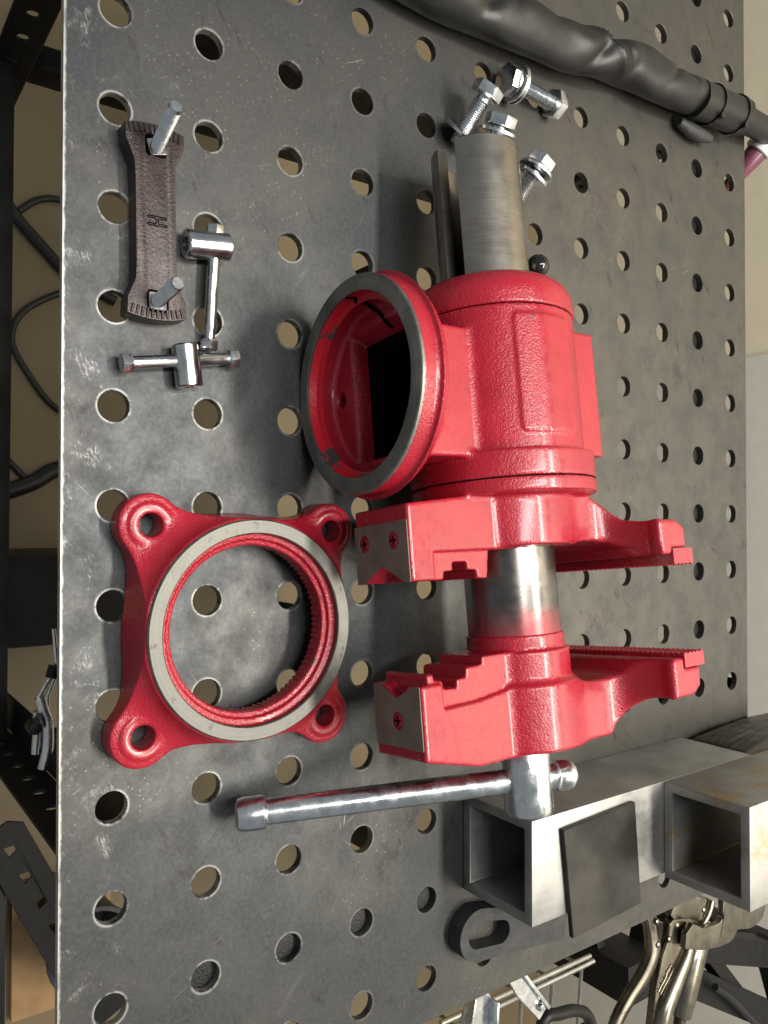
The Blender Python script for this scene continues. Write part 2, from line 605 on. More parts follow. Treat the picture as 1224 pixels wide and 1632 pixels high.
def surface_nets(F, lo, h, scale=0.001):
    F = np.ascontiguousarray(F, np.float32)
    ins = F < 0
    nx, ny, nz = F.shape
    cnt = np.zeros((nx - 1, ny - 1, nz - 1), np.int8)
    off = [(i, j, k) for i in (0, 1) for j in (0, 1) for k in (0, 1)]
    for i, j, k in off:
        cnt += ins[i:nx - 1 + i, j:ny - 1 + j, k:nz - 1 + k]
    act = np.argwhere((cnt > 0) & (cnt < 8))
    ids = np.full(cnt.shape, -1, np.int32)
    ids[act[:, 0], act[:, 1], act[:, 2]] = np.arange(len(act))
    val = {o: F[act[:, 0] + o[0], act[:, 1] + o[1], act[:, 2] + o[2]] for o in off}
    pos = np.zeros((len(act), 3), np.float32)
    num = np.zeros(len(act), np.float32)
    for o in off:
        for ax in range(3):
            if o[ax]:
                continue
            q = list(o)
            q[ax] = 1
            a, b = val[o], val[tuple(q)]
            m = (a < 0) != (b < 0)
            t = np.where(m, a / np.where(m, a - b, 1), 0)
            p = np.tile(np.array(o, np.float32), (len(act), 1))
            p[:, ax] += t
            pos += p * m[:, None]
            num += m
    vs = ((act + pos / num[:, None]) * h + np.array(lo)) * scale
    quads = []
    for ax in range(3):
        s0 = [slice(1, -1)] * 3
        s1 = [slice(1, -1)] * 3
        s0[ax] = slice(0, -1)
        s1[ax] = slice(1, None)
        A, B = ins[tuple(s0)], ins[tuple(s1)]
        e = np.argwhere(A != B)
        base = e.copy()
        for k in range(3):
            if k != ax:
                base[:, k] += 1
        b1, b2 = [(1, 2), (2, 0), (0, 1)][ax]
        def cell(d1, d2):
            c = base.copy()
            c[:, b1] -= d1
            c[:, b2] -= d2
            return ids[c[:, 0], c[:, 1], c[:, 2]]
        q = np.stack([cell(0, 0), cell(1, 0), cell(1, 1), cell(0, 1)], 1)
        fl = ~A[tuple(e.T)]
        q[fl] = q[fl][:, ::-1]
        quads.append(q)
    quads = np.concatenate(quads)
    me = bpy.data.meshes.new('casting')
    me.vertices.add(len(vs))
    me.vertices.foreach_set('co', vs.astype(np.float32).ravel())
    me.loops.add(len(quads) * 4)
    me.loops.foreach_set('vertex_index', quads.astype(np.int32).ravel())
    me.polygons.add(len(quads))
    me.polygons.foreach_set('loop_start', np.arange(0, len(quads) * 4, 4, dtype=np.int32))
    me.polygons.foreach_set('loop_total', np.full(len(quads), 4, np.int32))
    me.polygons.foreach_set('use_smooth', np.ones(len(quads), bool))
    me.update(calc_edges=True)
    me.validate()
    return me


# ------------------------------------------------------------------ the floor
fl = link('floor', box_mesh((-3, -2, -0.93), (4, 6, -0.90)), 'floor')
fl['kind'] = 'structure'

wl = link('wall', box_mesh((-3, 1.25, -0.8995), (4, 1.31, 1.50)), 'wall')
wl['kind'] = 'structure'
wb0 = link('wall_panel', box_mesh((-0.2405, 1.2436, -0.8990), (2.6, 1.2496, 1.20), 0.0015), 'panel')
tag(wb0, 'pale flat panel against the cream wall behind the table', 'wall panel')

# ------------------------------------------------------------------ the table
PITCH = 0.0508
TX0, TX1, TY0, TY1 = -0.5588 - PITCH / 2, 0.3835, -PITCH / 2, 11.5 * PITCH
TH = 0.005
table = thing('welding_table', 'grey steel welding table with a perforated top and scratched bright front edge', 'table', (0, 0, -0.9))


def table_plate():
    n = 32
    vs, fs = [], []
    R, cf = 0.0080, 0.00035
    def add(v):
        vs.append(v)
        return len(vs) - 1
    for i in range(-11, 8):
        for j in range(0, 12):
            cx, cy = i * PITCH, j * PITCH
            x0, x1, y0, y1 = cx - PITCH / 2, cx + PITCH / 2, cy - PITCH / 2, cy + PITCH / 2
            if i == 7:
                x1 = TX1
            sq = []
            for k in range(n):
                t = 2 * PI * (k + 0.5) / n
                c, s = math.cos(t), math.sin(t)
                m = max(abs(c), abs(s))
                sq.append((cx + c / m * PITCH / 2, cy + s / m * PITCH / 2))
            # put the corners in exactly
            for k in range(n):
                x, y = sq[k]
                if i == 7 and x > cx:
                    x = cx + (x - cx) * (TX1 - cx) / (PITCH / 2)
                sq[k] = (x, y)
            top = [add((x, y, 0)) for x, y in sq]
            bot = [add((x, y, -TH)) for x, y in sq]
            rings = []
            for r, z in ((R + cf, 0), (R, -cf), (R, -TH)):
                rings.append([add((cx + r * math.cos(2 * PI * (k + 0.5) / n), cy + r * math.sin(2 * PI * (k + 0.5) / n), z)) for k in range(n)])
            seq = [top] + rings + [bot]
            for a, b in zip(seq, seq[1:]):
                for k in range(n):
                    l = (k + 1) % n
                    fs.append((a[k], a[l], b[l], b[k]))
            # corner triangles, since the rays miss the square's corners
            for q in range(4):
                k = n // 8 + q * n // 4 - 1
                l = k + 1
                (xa, ya), (xb, yb) = sq[k % n], sq[l % n]
                sx = 1 if q in (0, 3) else -1
                sy = 1 if q in (0, 1) else -1
                X = (x1 if sx > 0 else x0)
                Y = (y1 if sy > 0 else y0)
                ct, cb = add((X, Y, 0)), add((X, Y, -TH))
                fs.append((top[k % n], ct, top[l % n]))
                fs.append((bot[k % n], bot[l % n], cb))
    me = bpy.data.meshes.new('plate')
    me.from_pydata(vs, [], fs)
    bm = bmesh.new()
    bm.from_mesh(me)
    bmesh.ops.remove_doubles(bm, verts=bm.verts, dist=1e-5)
    # close the outer rim
    be = [e for e in bm.edges if len(e.link_faces) == 1]
    bmesh.ops.bridge_loops(bm, edges=be)
    bmesh.ops.recalc_face_normals(bm, faces=bm.faces)
    bm.to_mesh(me)
    bm.free()
    return shade(me, 30)


def tpart(name, me, mat):
    o = link(name, me, mat, table)
    o.location = (0, 0, 0.9)
    return o


tpart('top_plate', table_plate(), 'table')
# frame below the plate
tpart('rail', box_mesh((-0.50, 0.506, -0.035), (0.33, 0.541, -0.0055), 0.001), 'powder')
tpart('rail', box_mesh((-0.243, 0.035, -0.040), (-0.212, 0.255, -0.0055), 0.001), 'powder')
tpart('rail', box_mesh((0.300, 0.02, -0.045), (0.332, 0.505, -0.0055), 0.001), 'powder')

# ------------------------------------------------------------------ the vise (local: u along the slide, v from base to jaws, w up)
VO = Vector((-0.015, 0.209421, 0.058))
VA = Vector((0.99482239, 0.01651405, 0.1002781))
VB = Vector((-0.01643079, 0.99986363, -0.00165622))
VC = VA.cross(VB)
VM = Matrix(((VA.x, VB.x, VC.x, VO.x), (VA.y, VB.y, VC.y, VO.y), (VA.z, VB.z, VC.z, VO.z), (0, 0, 0, 1)))
vise = thing('bench_vise', 'red cast bench vise with steel slide tube lying on its side', 'vise', matrix=VM)


def casting(fn, lo, hi, h=1.0):
    P = grid(lo, hi, h)
    return surface_nets(np.broadcast_to(fn(P), [len(a.ravel()) for a in P]), lo, h)


def f_body(P):
    u, v, w = P
    d = cyl(P, 'u', (0, 0), 49.5, -42.4, 45, 0.3)
    d = np.minimum(d, cyl(P, 'u', (0, 0), 54.6, 38.5, 53.4, 0.9))
    # raised name panel
    pan = np.maximum(cyl(P, 'u', (0, 0), 50.5, -60, 60, 0.5), sbox(P, (-36.5, -23.8, 0), (29, 16, 80), 3))
    d = smin(d, pan, 1.2)
    # flat boss on the far side
    d = smin(d, sbox(P, (-43, 20, -20), (36, 71, 20), 1.0), 3)
    # square neck to the base flange
    d = smin(d, sbox(P, (-31, -96, -27), (41, -20, 27), 1.5), 3)
    # base flange: rim and back cone
    fl = cyl(P, 'v', (0, 0), 58, -101, -85, 1.0)
    rr = np.sqrt(u * u + w * w)
    cone = np.maximum(np.maximum((rr - 57 + (v + 86) * 1.1) * 0.68, v + 68), -90 - v)
    d = smin(d, smin(fl, cone, 3), 5)
    # hollow of the flange
    cav = cyl(P, 'v', (0, 0), 49.5, -110, -95, 1)
    cav = np.minimum(cav, cyl(P, 'v', (0, 0), 46.5, -110, -84, 3))
    k = np.clip((v + 84) / 16, 0, 1)
    cav = smin(cav, np.maximum(np.maximum(np.abs(u - 1 - 3 * k) - 36.5 + 6 * k, np.abs(w - 0.5) - 26.5 + 4.5 * k), np.maximum(v + 46, -110 - v)), 2)
    d = smax(d, -cav, 1.5)
    d = smax(d, -cyl(P, 'u', (0, 0), 26, -60, 60, 1), 1)
    d = smax(d, -cyl(P, 'v', (-2, -40), 4.2, -95, -60, 1), 1)
    return d


def f_cap(P):
    u, v, w = P
    d = cyl(P, 'u', (0, 0), 50.4, -66, -10, 17)
    d = np.maximum(d, u + 42.6)
    # pocket with the lock pin
    d = smax(d, -cyl(P, 'u', (34, 30), 8.0, -95, -57, 4), 2)
    d = smax(d, -cyl(P, 'u', (0, 0), 27.0, -90, -30, 1), 1)
    return d


F_HALF = [(0, 30), (30, 30), (42, 31.5), (48, 34.5), (52, 39.5), (55, 47), (56.8, 56), (57.6, 66), (83, 66)]
_f = spline([(a, b, 0) for a, b in F_HALF], 5)
F_HALF = [(p.x, min(p.y, 66.0)) for p in _f]
F_POLY = F_HALF + [(a, -b) for a, b in F_HALF[::-1]]


def f_rear_jaw(P):
    u, v, w = P
    d = cyl(P, 'u', (0, 0), 54.4, 53.6, 61.5, 0.9)
    d = smin(d, cyl(P, 'u', (0, 0), 38.8, 56, 90, 1.2), 3)
    blk = extr(poly2(u, v, [(65.5, -91), (61.5, -49), (61.5, 0), (90, 0), (91, -30), (91, -91)]), w, 24, 1.2)
    nose = sbox(P, (80, -91, -24), (105.3, -75, 24), 0.8)
    teeth = extr(poly2(u, v, [(84, -80), (105.5, -80), (105.5, -68), (101.2, -67.5), (101.2, -61.5), (96.7, -61), (96.9, -51.5), (101.1, -51.5), (101.3, -45), (106, -45), (106.3, -37.3), (84, -34)]), w, 21.3, 0.8)
    pj = np.minimum(np.minimum(blk, nose), teeth)
    vee = np.maximum(extr(poly2(u, w, [(96.0, 0), (110, -26), (110, 26)]), v + 90, 11, 0.3), -200)
    pj = np.maximum(pj, -vee)
    d = smin(d, pj, 3)
    s = poly2(u, v, [(62, 0), (62.5, 36), (64, 43), (68, 48), (73, 51.5), (77.5, 54.5), (79.8, 58), (80.2, 72.5), (85.3, 79.9), (96.7, 79.9), (96.7, 66.2), (100.3, 66.2), (100.3, 57), (95, 55), (91, 50), (89, 40), (89, 0)])
    f = poly2(v, w, F_POLY)
    arm = smax(np.broadcast_to(s, np.broadcast_shapes(s.shape, f.shape)), f, 2.5)
    d = smin(d, arm, 4)
    return smax(d, -cyl(P, 'u', (0, 0), 27.2, 40, 100, 0.5), 1.0)


def f_front_jaw(P):
    u, v, w = P
    d = cyl(P, 'u', (0, 0), 30.6, 148, 175, 1.2)
    d = np.minimum(d, cyl(P, 'u', (0, 0), 28.3, 139.5, 150, 0.8))
    d = smin(d, cyl(P, 'u', (0, 0), 34, 166.5, 203, 1.5), 5)
    blk = extr(poly2(u, v, [(167, 0), (167, -27), (170, -49), (171, -73), (158, -74), (158, -88), (195.5, -88), (204, -52), (203.5, 0)]), w, 21, 1.0)
    teeth = extr(poly2(u, v, [(178, -80), (153, -82), (153, -77.5), (156.5, -77), (157, -72), (161.5, -71), (162, -63), (157.6, -62), (157.2, -56), (152.2, -55), (151.9, -44), (147.8, -43.5), (147.8, -20), (178, -20)]), w, 18.4, 0.7)
    pj = np.minimum(blk, teeth)
    vee = extr(poly2(u, w, [(165.0, 0), (152, -20), (152, 20)]), v + 90, 8, 0.3)
    pj = np.maximum(pj, -vee)
    d = smin(d, pj, 3)
    s = poly2(u, v, [(167, 0), (168.5, 22), (169.5, 30), (169.3, 42), (166.5, 51), (160.5, 55), (159, 58), (159, 66.6), (165.2, 66.6), (165.2, 81.5), (176.5, 80.5), (181, 73.8), (181, 60), (182, 57), (186, 53.5), (191, 49.5), (197, 44.5), (202, 42), (203, 0)])
    f = poly2(v, w, F_POLY)
    arm = smax(np.broadcast_to(s, np.broadcast_shapes(s.shape, f.shape)), f, 2.5)
    return smin(d, arm, 4)


link('barrel', casting(f_body, (-64, -104, -64), (64, 76, 64)), 'paint', vise)
link('rear_cap', casting(f_cap, (-80, -56, -56), (-38, 56, 56)), 'paint', vise)
link('rear_jaw', casting(f_rear_jaw, (50, -95, -70), (112, 86, 70)), 'paint', vise)
link('front_jaw', casting(f_front_jaw, (135, -92, -70), (208, 86, 70)), 'paint', vise)
# dark gaps between the castings
link('seam', lathe_mesh([(0.0494, -0.0430), (0.0494, -0.0420)], 64, 'x'), 'black', vise)
link('seam', lathe_mesh([(0.0542, 0.0530), (0.0542, 0.0540)], 64, 'x'), 'black', vise)
# black pocket liner, its colour standing in for deep shade; then the milled face
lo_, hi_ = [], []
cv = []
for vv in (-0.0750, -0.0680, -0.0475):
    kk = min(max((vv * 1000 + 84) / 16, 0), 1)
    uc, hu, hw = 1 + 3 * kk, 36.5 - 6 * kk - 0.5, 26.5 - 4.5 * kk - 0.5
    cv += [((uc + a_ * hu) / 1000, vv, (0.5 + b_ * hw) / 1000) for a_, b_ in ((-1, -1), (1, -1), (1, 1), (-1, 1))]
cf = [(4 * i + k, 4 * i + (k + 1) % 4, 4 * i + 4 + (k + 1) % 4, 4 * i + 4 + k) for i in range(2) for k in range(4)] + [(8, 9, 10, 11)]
cme = bpy.data.meshes.new('shade_liner')
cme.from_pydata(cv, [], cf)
link('cavity_shade_liner', cme, 'black', vise)
fm = lathe_mesh([(0.0492, -0.1004), (0.0492, -0.1013), (0.0498, -0.1016), (0.0572, -0.1016), (0.0580, -0.1010), (0.0580, -0.0990), (0.0560, -0.0985), (0.0500, -0.0985)], 96, 'y', True)
link('milled_face', fm, 'flange_face', vise)
# rubbed step inside the flange mouth
link('inner_step', lathe_mesh([(0.0493, -0.1000), (0.0485, -0.0955), (0.0470, -0.0950), (0.0455, -0.0945), (0.0455, -0.0935), (0.0499, -0.0935), (0.0499, -0.1000)], 96, 'y', True), 'rubbed', vise)


# bare casting line across the mouth
ck = spline([(-0.0494, -0.1000, -0.0040), (-0.0486, -0.0960, -0.0005), (-0.0470, -0.0948, -0.0022), (-0.0462, -0.0900, 0.0006), (-0.0455, -0.0868, -0.0012), (-0.0400, -0.0842, 0.0045), (-0.0350, -0.0842, 0.0080), (-0.0290, -0.0842, 0.0145)], 4)
link('casting_line', tube_mesh(ck, lambda t, th: 0.0007 + 0.0005 * abs(math.sin(19 * t)), 8), 'black', vise)


# slide tube: slotted pipe, slot facing down and to the near side
def slot_tube(u0, u1, d0, d1):
    """pipe along u, open between the angles d0 and d1 (measured from +v towards +w)"""
    Ro, Ri = 0.0270, 0.0205
    a0, a1 = math.radians(d1), math.radians(d0 + 360)
    n = 72
    vs, fs = [], []
    prof = [(Ro - 0.0006, u0), (Ro, u0 + 0.0006), (Ro, u1), (Ri, u1), (Ri, u0 + 0.0006), (Ri + 0.0006, u0)]
    m = len(prof)
    for k in range(n + 1):
        t = a0 + (a1 - a0) * k / n
        for r, u in prof:
            vs.append((u, r * math.cos(t), r * math.sin(t)))
    for k in range(n):
        for i in range(m):
            j = (i + 1) % m
            fs.append((k * m + i, k * m + j, (k + 1) * m + j, (k + 1) * m + i))
    fs.append(tuple(range(m)))
    fs.append(tuple(range(n * m, n * m + m))[::-1])
    me = bpy.data.meshes.new('slot_tube')
    me.from_pydata(vs, [], fs)
    bm = bmesh.new()
    bm.from_mesh(me)
    bmesh.ops.recalc_face_normals(bm, faces=bm.faces)
    bm.to_mesh(me)
    bm.free()
    return shade(me, 35)


link('slide_tube', slot_tube(-0.1530, 0.0600, 158, 187), 'tube', vise)
link('slide_tube', slot_tube(0.0602, 0.1500, 189, 222), 'front_tube', vise)
link('screw_spindle', lathe_mesh(thread(0.0095, -0.120, 0.200, 0.005, 0.0018), 20, 'x'), 'tube', vise)


# serrated flat jaw inserts
def insert_mesh(u_back, u_face, v0, v1, W):
    s = 1 if u_face > u_back else -1
    nv, nw = 5, 38
    bm = bmesh.new()
    vs = {}
    base = u_face - s * 0.0013
    for i in range(2 * nv + 1):
        for j in range(2 * nw + 1):
            tip = (i % 2 == 1) and (j % 2 == 1)
            mid = (i % 2 == 1) or (j % 2 == 1)
            uu = u_face if tip else (base + (s * 0.0004 if mid else 0))
            if i in (0, 2 * nv) or j in (0, 2 * nw):
                uu = base + (s * 0.0010 if mid else 0)
            vs[i, j] = bm.verts.new((uu, v0 + (v1 - v0) * i / (2 * nv), -W + 2 * W * j / (2 * nw)))
    for i in range(2 * nv):
        for j in range(2 * nw):
            bm.faces.new((vs[i, j], vs[i + 1, j], vs[i + 1, j + 1], vs[i, j + 1]))
    bo = [e for e in bm.edges if len(e.link_faces) == 1]
    ex = bmesh.ops.extrude_edge_only(bm, edges=bo)
    nvs = [g for g in ex['geom'] if isinstance(g, bmesh.types.BMVert)]
    for q in nvs:
        q.co.x = u_back
    bmesh.ops.holes_fill(bm, edges=[e for e in bm.edges if len(e.link_faces) == 1], sides=0)
    return from_bm(bm, 'insert', 30)


link('jaw_insert', insert_mesh(0.0972, 0.1068, 0.0666, 0.0850, 0.0658), 'paint', vise)
link('jaw_insert', insert_mesh(0.1648, 0.1560, 0.0670, 0.0856, 0.0658), 'paint', vise)


# pipe-jaw plates with a vee
def jaw_plate(u0, u1, wh, vee, vpos, holes, s):
    # outline in (u, w)
    apex, uo, hw = vee
    out = [(u0, -wh), (u1, -wh), (u1, wh), (u0, wh)]
    if s > 0:      # vee opens towards larger u
        out = [(u0, -wh), (uo, -wh), (uo, -hw), (apex, 0), (uo, hw), (uo, wh), (u0, wh)]
    else:
        out = [(u1, -wh), (u1, wh), (uo, wh), (uo, hw), (apex, 0), (uo, -hw), (uo, -wh)]
    me = prism_mesh(out, -0.0006, 0.0, [circle(0.0047, 22, h) for h in holes], 0.0002, 1)
    # xy -> (u, w), z -> v
    me.transform(Matrix(((1, 0, 0, 0), (0, 0, 1, vpos), (0, 1, 0, 0), (0, 0, 0, 1))))
    me.flip_normals()
    pl = link('vee_plate', me, 'jaw_plate', vise)
    for h in holes:
        sc = lathe_mesh([(0, -0.0002), (0.0022, -0.0003), (0.0036, 0.0004), (0.0041, 0.0013), (0.0041, 0.0022)], 18, 'z')
        cr = [(-.0024, -.0005), (-.0005, -.0005), (-.0005, -.0024), (.0005, -.0024), (.0005, -.0005), (.0024, -.0005), (.0024, .0005), (.0005, .0005), (.0005, .0024), (-.0005, .0024), (-.0005, .0005), (-.0024, .0005)]
        cm = prism_mesh(cr, -0.00055, -0.0001)
        mt = Matrix(((1, 0, 0, h[0]), (0, 0, 1, vpos - 0.0001), (0, 1, 0, h[1]), (0, 0, 0, 1)))
        for me2 in (sc, cm):
            me2.transform(mt)
        link('screw', sc, 'paint', pl)
        link('screw_slot', cm, 'black', pl)


jaw_plate(0.0738, 0.1052, 0.0238, (0.0962, 0.1052, 0.0185), -0.0912, [(0.0835, -0.0150), (0.0835, 0.0115)], 1)
jaw_plate(0.1582, 0.1900, 0.0203, (0.1650, 0.1582, 0.0145), -0.0882, [(0.1765, 0.0000)], -1)

# spindle nut and sliding handle bar
UH = 0.2235
link('spindle_head', lathe_mesh([(0, 0.200), (0.0125, 0.200), (0.0142, 0.2025), (0.0142, 0.240), (0.0132, 0.2422), (0.0090, 0.2428), (0, 0.2428)], 40, 'x'), 'zinc', vise)
hd = Vector((0, -0.151, -0.0690)).normalized()
hb = lathe_mesh([(0, -0.029), (0.0062, -0.029), (0.0084, -0.0265), (0.0088, -0.0235), (0.0088, -0.018), (0.0070, -0.0172),
                 (0.0070, 0.149), (0.0086, 0.1502), (0.0090, 0.1515), (0.0090, 0.161), (0.0082, 0.1645), (0.0060, 0.166), (0, 0.166)], 36, 'z')
hb.transform(align((UH, 0, 0), hd))
link('handle_bar', hb, 'zinc', vise)

# lock pin with its ball
bs = bmesh.new()
bmesh.ops.create_uvsphere(bs, u_segments=28, v_segments=16, radius=0.0072)
ball = from_bm(bs, 'ball', 60)
ball.transform(Matrix.Translation((-0.0845, 0.0345, 0.0125)))
link('lock_knob', ball, 'ball', vise)
link('lock_pin', tube_mesh([(-0.0845, 0.0345, 0.0125), (-0.060, 0.0345, 0.0125)], 0.0028, 12), 'zinc', vise)

# ------------------------------------------------------------------ swivel base ring
def f_base(P):
    x, y, z = P
    rr = np.sqrt(x * x + y * y)
    th = np.arctan2(y, x)
    d = np.maximum(np.maximum(rr - 61.5 + z * 0.12, z - 28.5), -z)
    for sx in (-1, 1):
        for sy in (-1, 1):
            ex, ey = 53 * sx, 53 * sy
            ear = cyl(P, 'w', (ex, ey), 15.0, 0, 13.5, 2.2)
            # web from the ring to the ear
            t = np.clip((x * ex + y * ey) / (ex * ex + ey * ey), 0, 1)
            wd = np.sqrt((x - ex * t) ** 2 + (y - ey * t) ** 2) - (15.2 + 22 * (1 - t))
            web = np.maximum(np.maximum(wd, z - 12.5 - 12 * (1 - t)), -z)
            e = smin(ear, web, 4)
            d = smin(d, e, 18)
            d = smin(d, cyl(P, 'w', (ex, ey), 11.5, 0, 15.6, 1.5), 1.5)
    d = np.maximum(d, np.maximum(-z, z - 28.4))
    for sx in (-1, 1):
        for sy in (-1, 1):
            d = smax(d, -cyl(P, 'w', (53 * sx, 53 * sy), 6.0, -5, 30, 0.5), 1.5)
    # stepped bore with a toothed lower edge and an undercut
    tooth = 0.55 * np.sign(np.sin(th * 88))
    bore = rr - np.where(z > 25.5, 50.4, np.where(z > 23.0, 47.0, 44.2 + np.where(z < 19, tooth, 0)))
    d = smax(d, -bore, 0.8)
    under = np.maximum(rr - 53.0, z - 11)
    d = np.maximum(d, -under)
    return d


base = thing('swivel_base', 'red four-eared swivel base ring with bare milled rim lying flat on the table', 'vise base', (0.1153, 0.0655, 0.0004), (0, 0, math.radians(-2.0)))
link('base_casting', casting(f_base, (-71, -71, -2), (71, 71, 32), 0.9), 'paint', base)
link('milled_rim', lathe_mesh([(0.0503, 0.0270), (0.0503, 0.0297), (0.0508, 0.0302), (0.0572, 0.0302), (0.0579, 0.0294), (0.0579, 0.0270)], 96, 'z', True), 'rim', base)

# ------------------------------------------------------------------ serrated clamp bar with its studs
bar = thing('clamp_bar', 'dark brown cast clamp bar with ribbed ends and two slots', 'clamp bar', (-0.0942, 0.0175, 0.0), (0, 0, math.radians(1.0)))
L2 = 0.0500


def bar_outline():
    pts = []
    for k in range(9):
        t = math.radians(-17 + 34 * k / 8)
        pts.append((-L2 + 0.0425 * (1 - math.cos(t)) * 1.0 - 0.000, 0.0525 * math.sin(t) * -1))
    pts = [(-L2 + 0.05 * (1 - math.cos(a)), -0.0525 * math.sin(a)) for a in [math.radians(17 - 34 * k / 8) for k in range(9)]]
    left = pts
    waist = [(-0.040, 0.0150), (-0.030, 0.0108), (-0.022, 0.0104), (0.022, 0.0104), (0.030, 0.0108), (0.040, 0.0150)]
    right = [(-x, -y) for x, y in left]
    low = [(-x, -y) for x, y in waist]
    return left + waist + right + low


def rsq(cx, cy, a, r=0.002, n=3):
    out = []
    for sx, sy, s in ((1, 1, 0), (-1, 1, 1), (-1, -1, 2), (1, -1, 3)):
        for k in range(n + 1):
            t = (s + k / n) * PI / 2
            out.append((cx + sx * (a - r) + r * math.cos(t), cy + sy * (a - r) + r * math.sin(t)))
    return out


slots = [rsq(-0.0390, 0.0003, 0.0056), rsq(0.0405, 0.0003, 0.0056)]
link('bar_casting', prism_mesh(bar_outline(), 0.0, 0.0120, slots, 0.0010, 2), 'brown', bar)
for s in (-1, 1):
    for k in range(-5, 6):
        a = math.radians(k * 3.0)
        R0 = 0.0525
        cx = s * (L2 - 0.0525)
        p = (cx + s * (R0 - 0.0052) * math.cos(a), (R0 - 0.0052) * math.sin(a), 0.0121)
        q = (cx + s * (R0 - 0.0006) * math.cos(a), (R0 - 0.0006) * math.sin(a), 0.0119)
        link('rib', tube_mesh([p, q], 0.00085, 8), 'brown', bar)
# raised outline letter H, its shading put in as black colour
hp = [(-.0024, -.0048), (-.0014, -.0048), (-.0014, -.0006), (.0014, -.0006), (.0014, -.0048), (.0024, -.0048),
      (.0024, .0048), (.0014, .0048), (.0014, .0006), (-.0014, .0006), (-.0014, .0048), (-.0024, .0048)]
hp = [Vector((x - 0.0005, y + 0.0004, 0.0120)) for x, y in hp]
bmh = bmesh.new()
for i in range(len(hp)):
    m2 = tube_mesh([hp[i], hp[(i + 1) % len(hp)]], 0.00034, 6)
    bmh.from_mesh(m2)
link('letter_mark', from_bm(bmh, 'letter', 40), 'black', bar)

for (bx, by, tx, ty, tz, lab) in ((-0.1327, 0.0180, -0.1402, 0.0160, 0.0430, 'longer zinc stud in the slot of the brown bar farthest from the tee handles'),
                                  (-0.0535, 0.0185, -0.0570, 0.0192, 0.0375, 'zinc threaded stud in the slot of the brown bar nearest the tee handles')):
    d = Vector((tx - bx, ty - by, tz - 0.009))
    Ls = d.length
    st = thing('threaded_stud', lab, 'bolt', matrix=align((bx, by, 0.009), d), group='studs through the brown bar')
    link('shank', lathe_mesh(thread(0.0036, 0.0, Ls - 0.001, 0.00115, 0.0005)[:-1] + [(0.0029, Ls), (0, Ls)], 22, 'z', angle=20), 'zinc', st)
    link('square_neck', prism_mesh(rsq(0, 0, 0.0046, 0.0012), -0.006, 0.0030, (), 0.0005, 1), 'zinc', st)

# ------------------------------------------------------------------ two sliding tee handles
def tee(name, label, s0, s1, r0, r1, Rs, Rr, socket):
    c = (Vector(s0) + Vector(s1)) / 2
    t = thing(name, label, 'tee handle', (c.x, c.y, 0), group='loose tee handles')
    d = Vector(s1) - Vector(s0)
    Ls = d.length
    prof = [(0, 0.004), (Rs * 0.45, 0.004), (Rs * 0.48, 0.0006), (Rs * 0.62, 0), (Rs - 0.0008, 0), (Rs, 0.0008), (Rs, Ls - 0.0008), (Rs - 0.0008, Ls), (0.0026, Ls), (0.0022, Ls + 0.0004), (0, Ls + 0.0004)]
    me = lathe_mesh(prof, 40, 'z')
    me.transform(Matrix.Translation((-c.x, -c.y, 0)) @ align(s0, d))
    link('sleeve', me, 'chrome', t)
    d = Vector(r1) - Vector(r0)
    Lr = d.length
    A = Matrix.Translation((-c.x, -c.y, 0)) @ align(r0, d)
    me = lathe_mesh([(0, 0), (Rr, 0), (Rr, 0.006), (Rr, Lr - 0.006), (Rr * 0.86, Lr - 0.005), (Rr * 0.86, Lr), (0, Lr)], 28, 'z')
    me.transform(A)
    link('rod', me, 'chrome', t)
    for z0, z1 in ((-0.0048, 0.0006), (Lr - 0.0006, Lr + 0.0048)):
        me = prism_mesh(hexagon(Rr * 1.55, 0.3), z0, z1, (), 0.0007, 2)
        me.transform(A)
        link('end_cap', me, 'chrome', t)
    return t


tee('tee_handle', 'bright tee handle whose rod points down at the other one, beside the brown bar', (-0.0880, 0.0345, 0.0078), (-0.0905, 0.0590, 0.0078), (-0.0960, 0.0512, 0.0078), (-0.0385, 0.0488, 0.0062), 0.0076, 0.0033, 1)
tee('tee_handle', 'bright tee handle with its rod lying across, nearest the red base ring', (-0.0345, 0.0347, 0.0072), (-0.0122, 0.0375, 0.0072), (-0.0216, 0.0060, 0.0072), (-0.0300, 0.0600, 0.0072), 0.0072, 0.0034, 0)


# ------------------------------------------------------------------ loose hex bolts
def hex_bolt(label, head, tip, washers=(), nut=None, spin=0.2):
    head, tip = Vector(head), Vector(tip)
    d = tip - head
    Lb = d.length
    t = thing('hex_bolt', label, 'bolt', matrix=align(head, d), group='loose mounting bolts')
    me = prism_mesh(hexagon(0.0108, spin), -0.0068, 0.0, (), 0.0008, 2)
    link('head', me, 'zinc', t)
    link('flange', lathe_mesh([(0, -0.0003), (0.0102, -0.0003), (0.0104, 0.0004), (0.0092, 0.0010), (0, 0.0008)], 30, 'z'), 'zinc', t)
    link('shank', lathe_mesh([(0, 0), (0.0046, 0.0008)] + thread(0.0053, 0.004, Lb - 0.0012, 0.0014, 0.0006)[1:-1] + [(0.0038, Lb), (0, Lb)], 22, 'z', angle=20), 'zinc', t)
    for w, tl in washers:
        me = lathe_mesh([(0.0056, 0), (0.0128, 0), (0.0128, 0.0018), (0.0056, 0.0018)], 34, 'z', True)
        me.transform(Matrix.Translation((0.0, 0.0, w)) @ Matrix.Rotation(tl, 4, 'X'))
        link('washer', me, 'zinc', t)
    if nut:
        me = prism_mesh(hexagon(0.0108, 0.1), nut, nut + 0.0078, (), 0.0008, 2)
        link('nut', me, 'zinc', t)
    return t


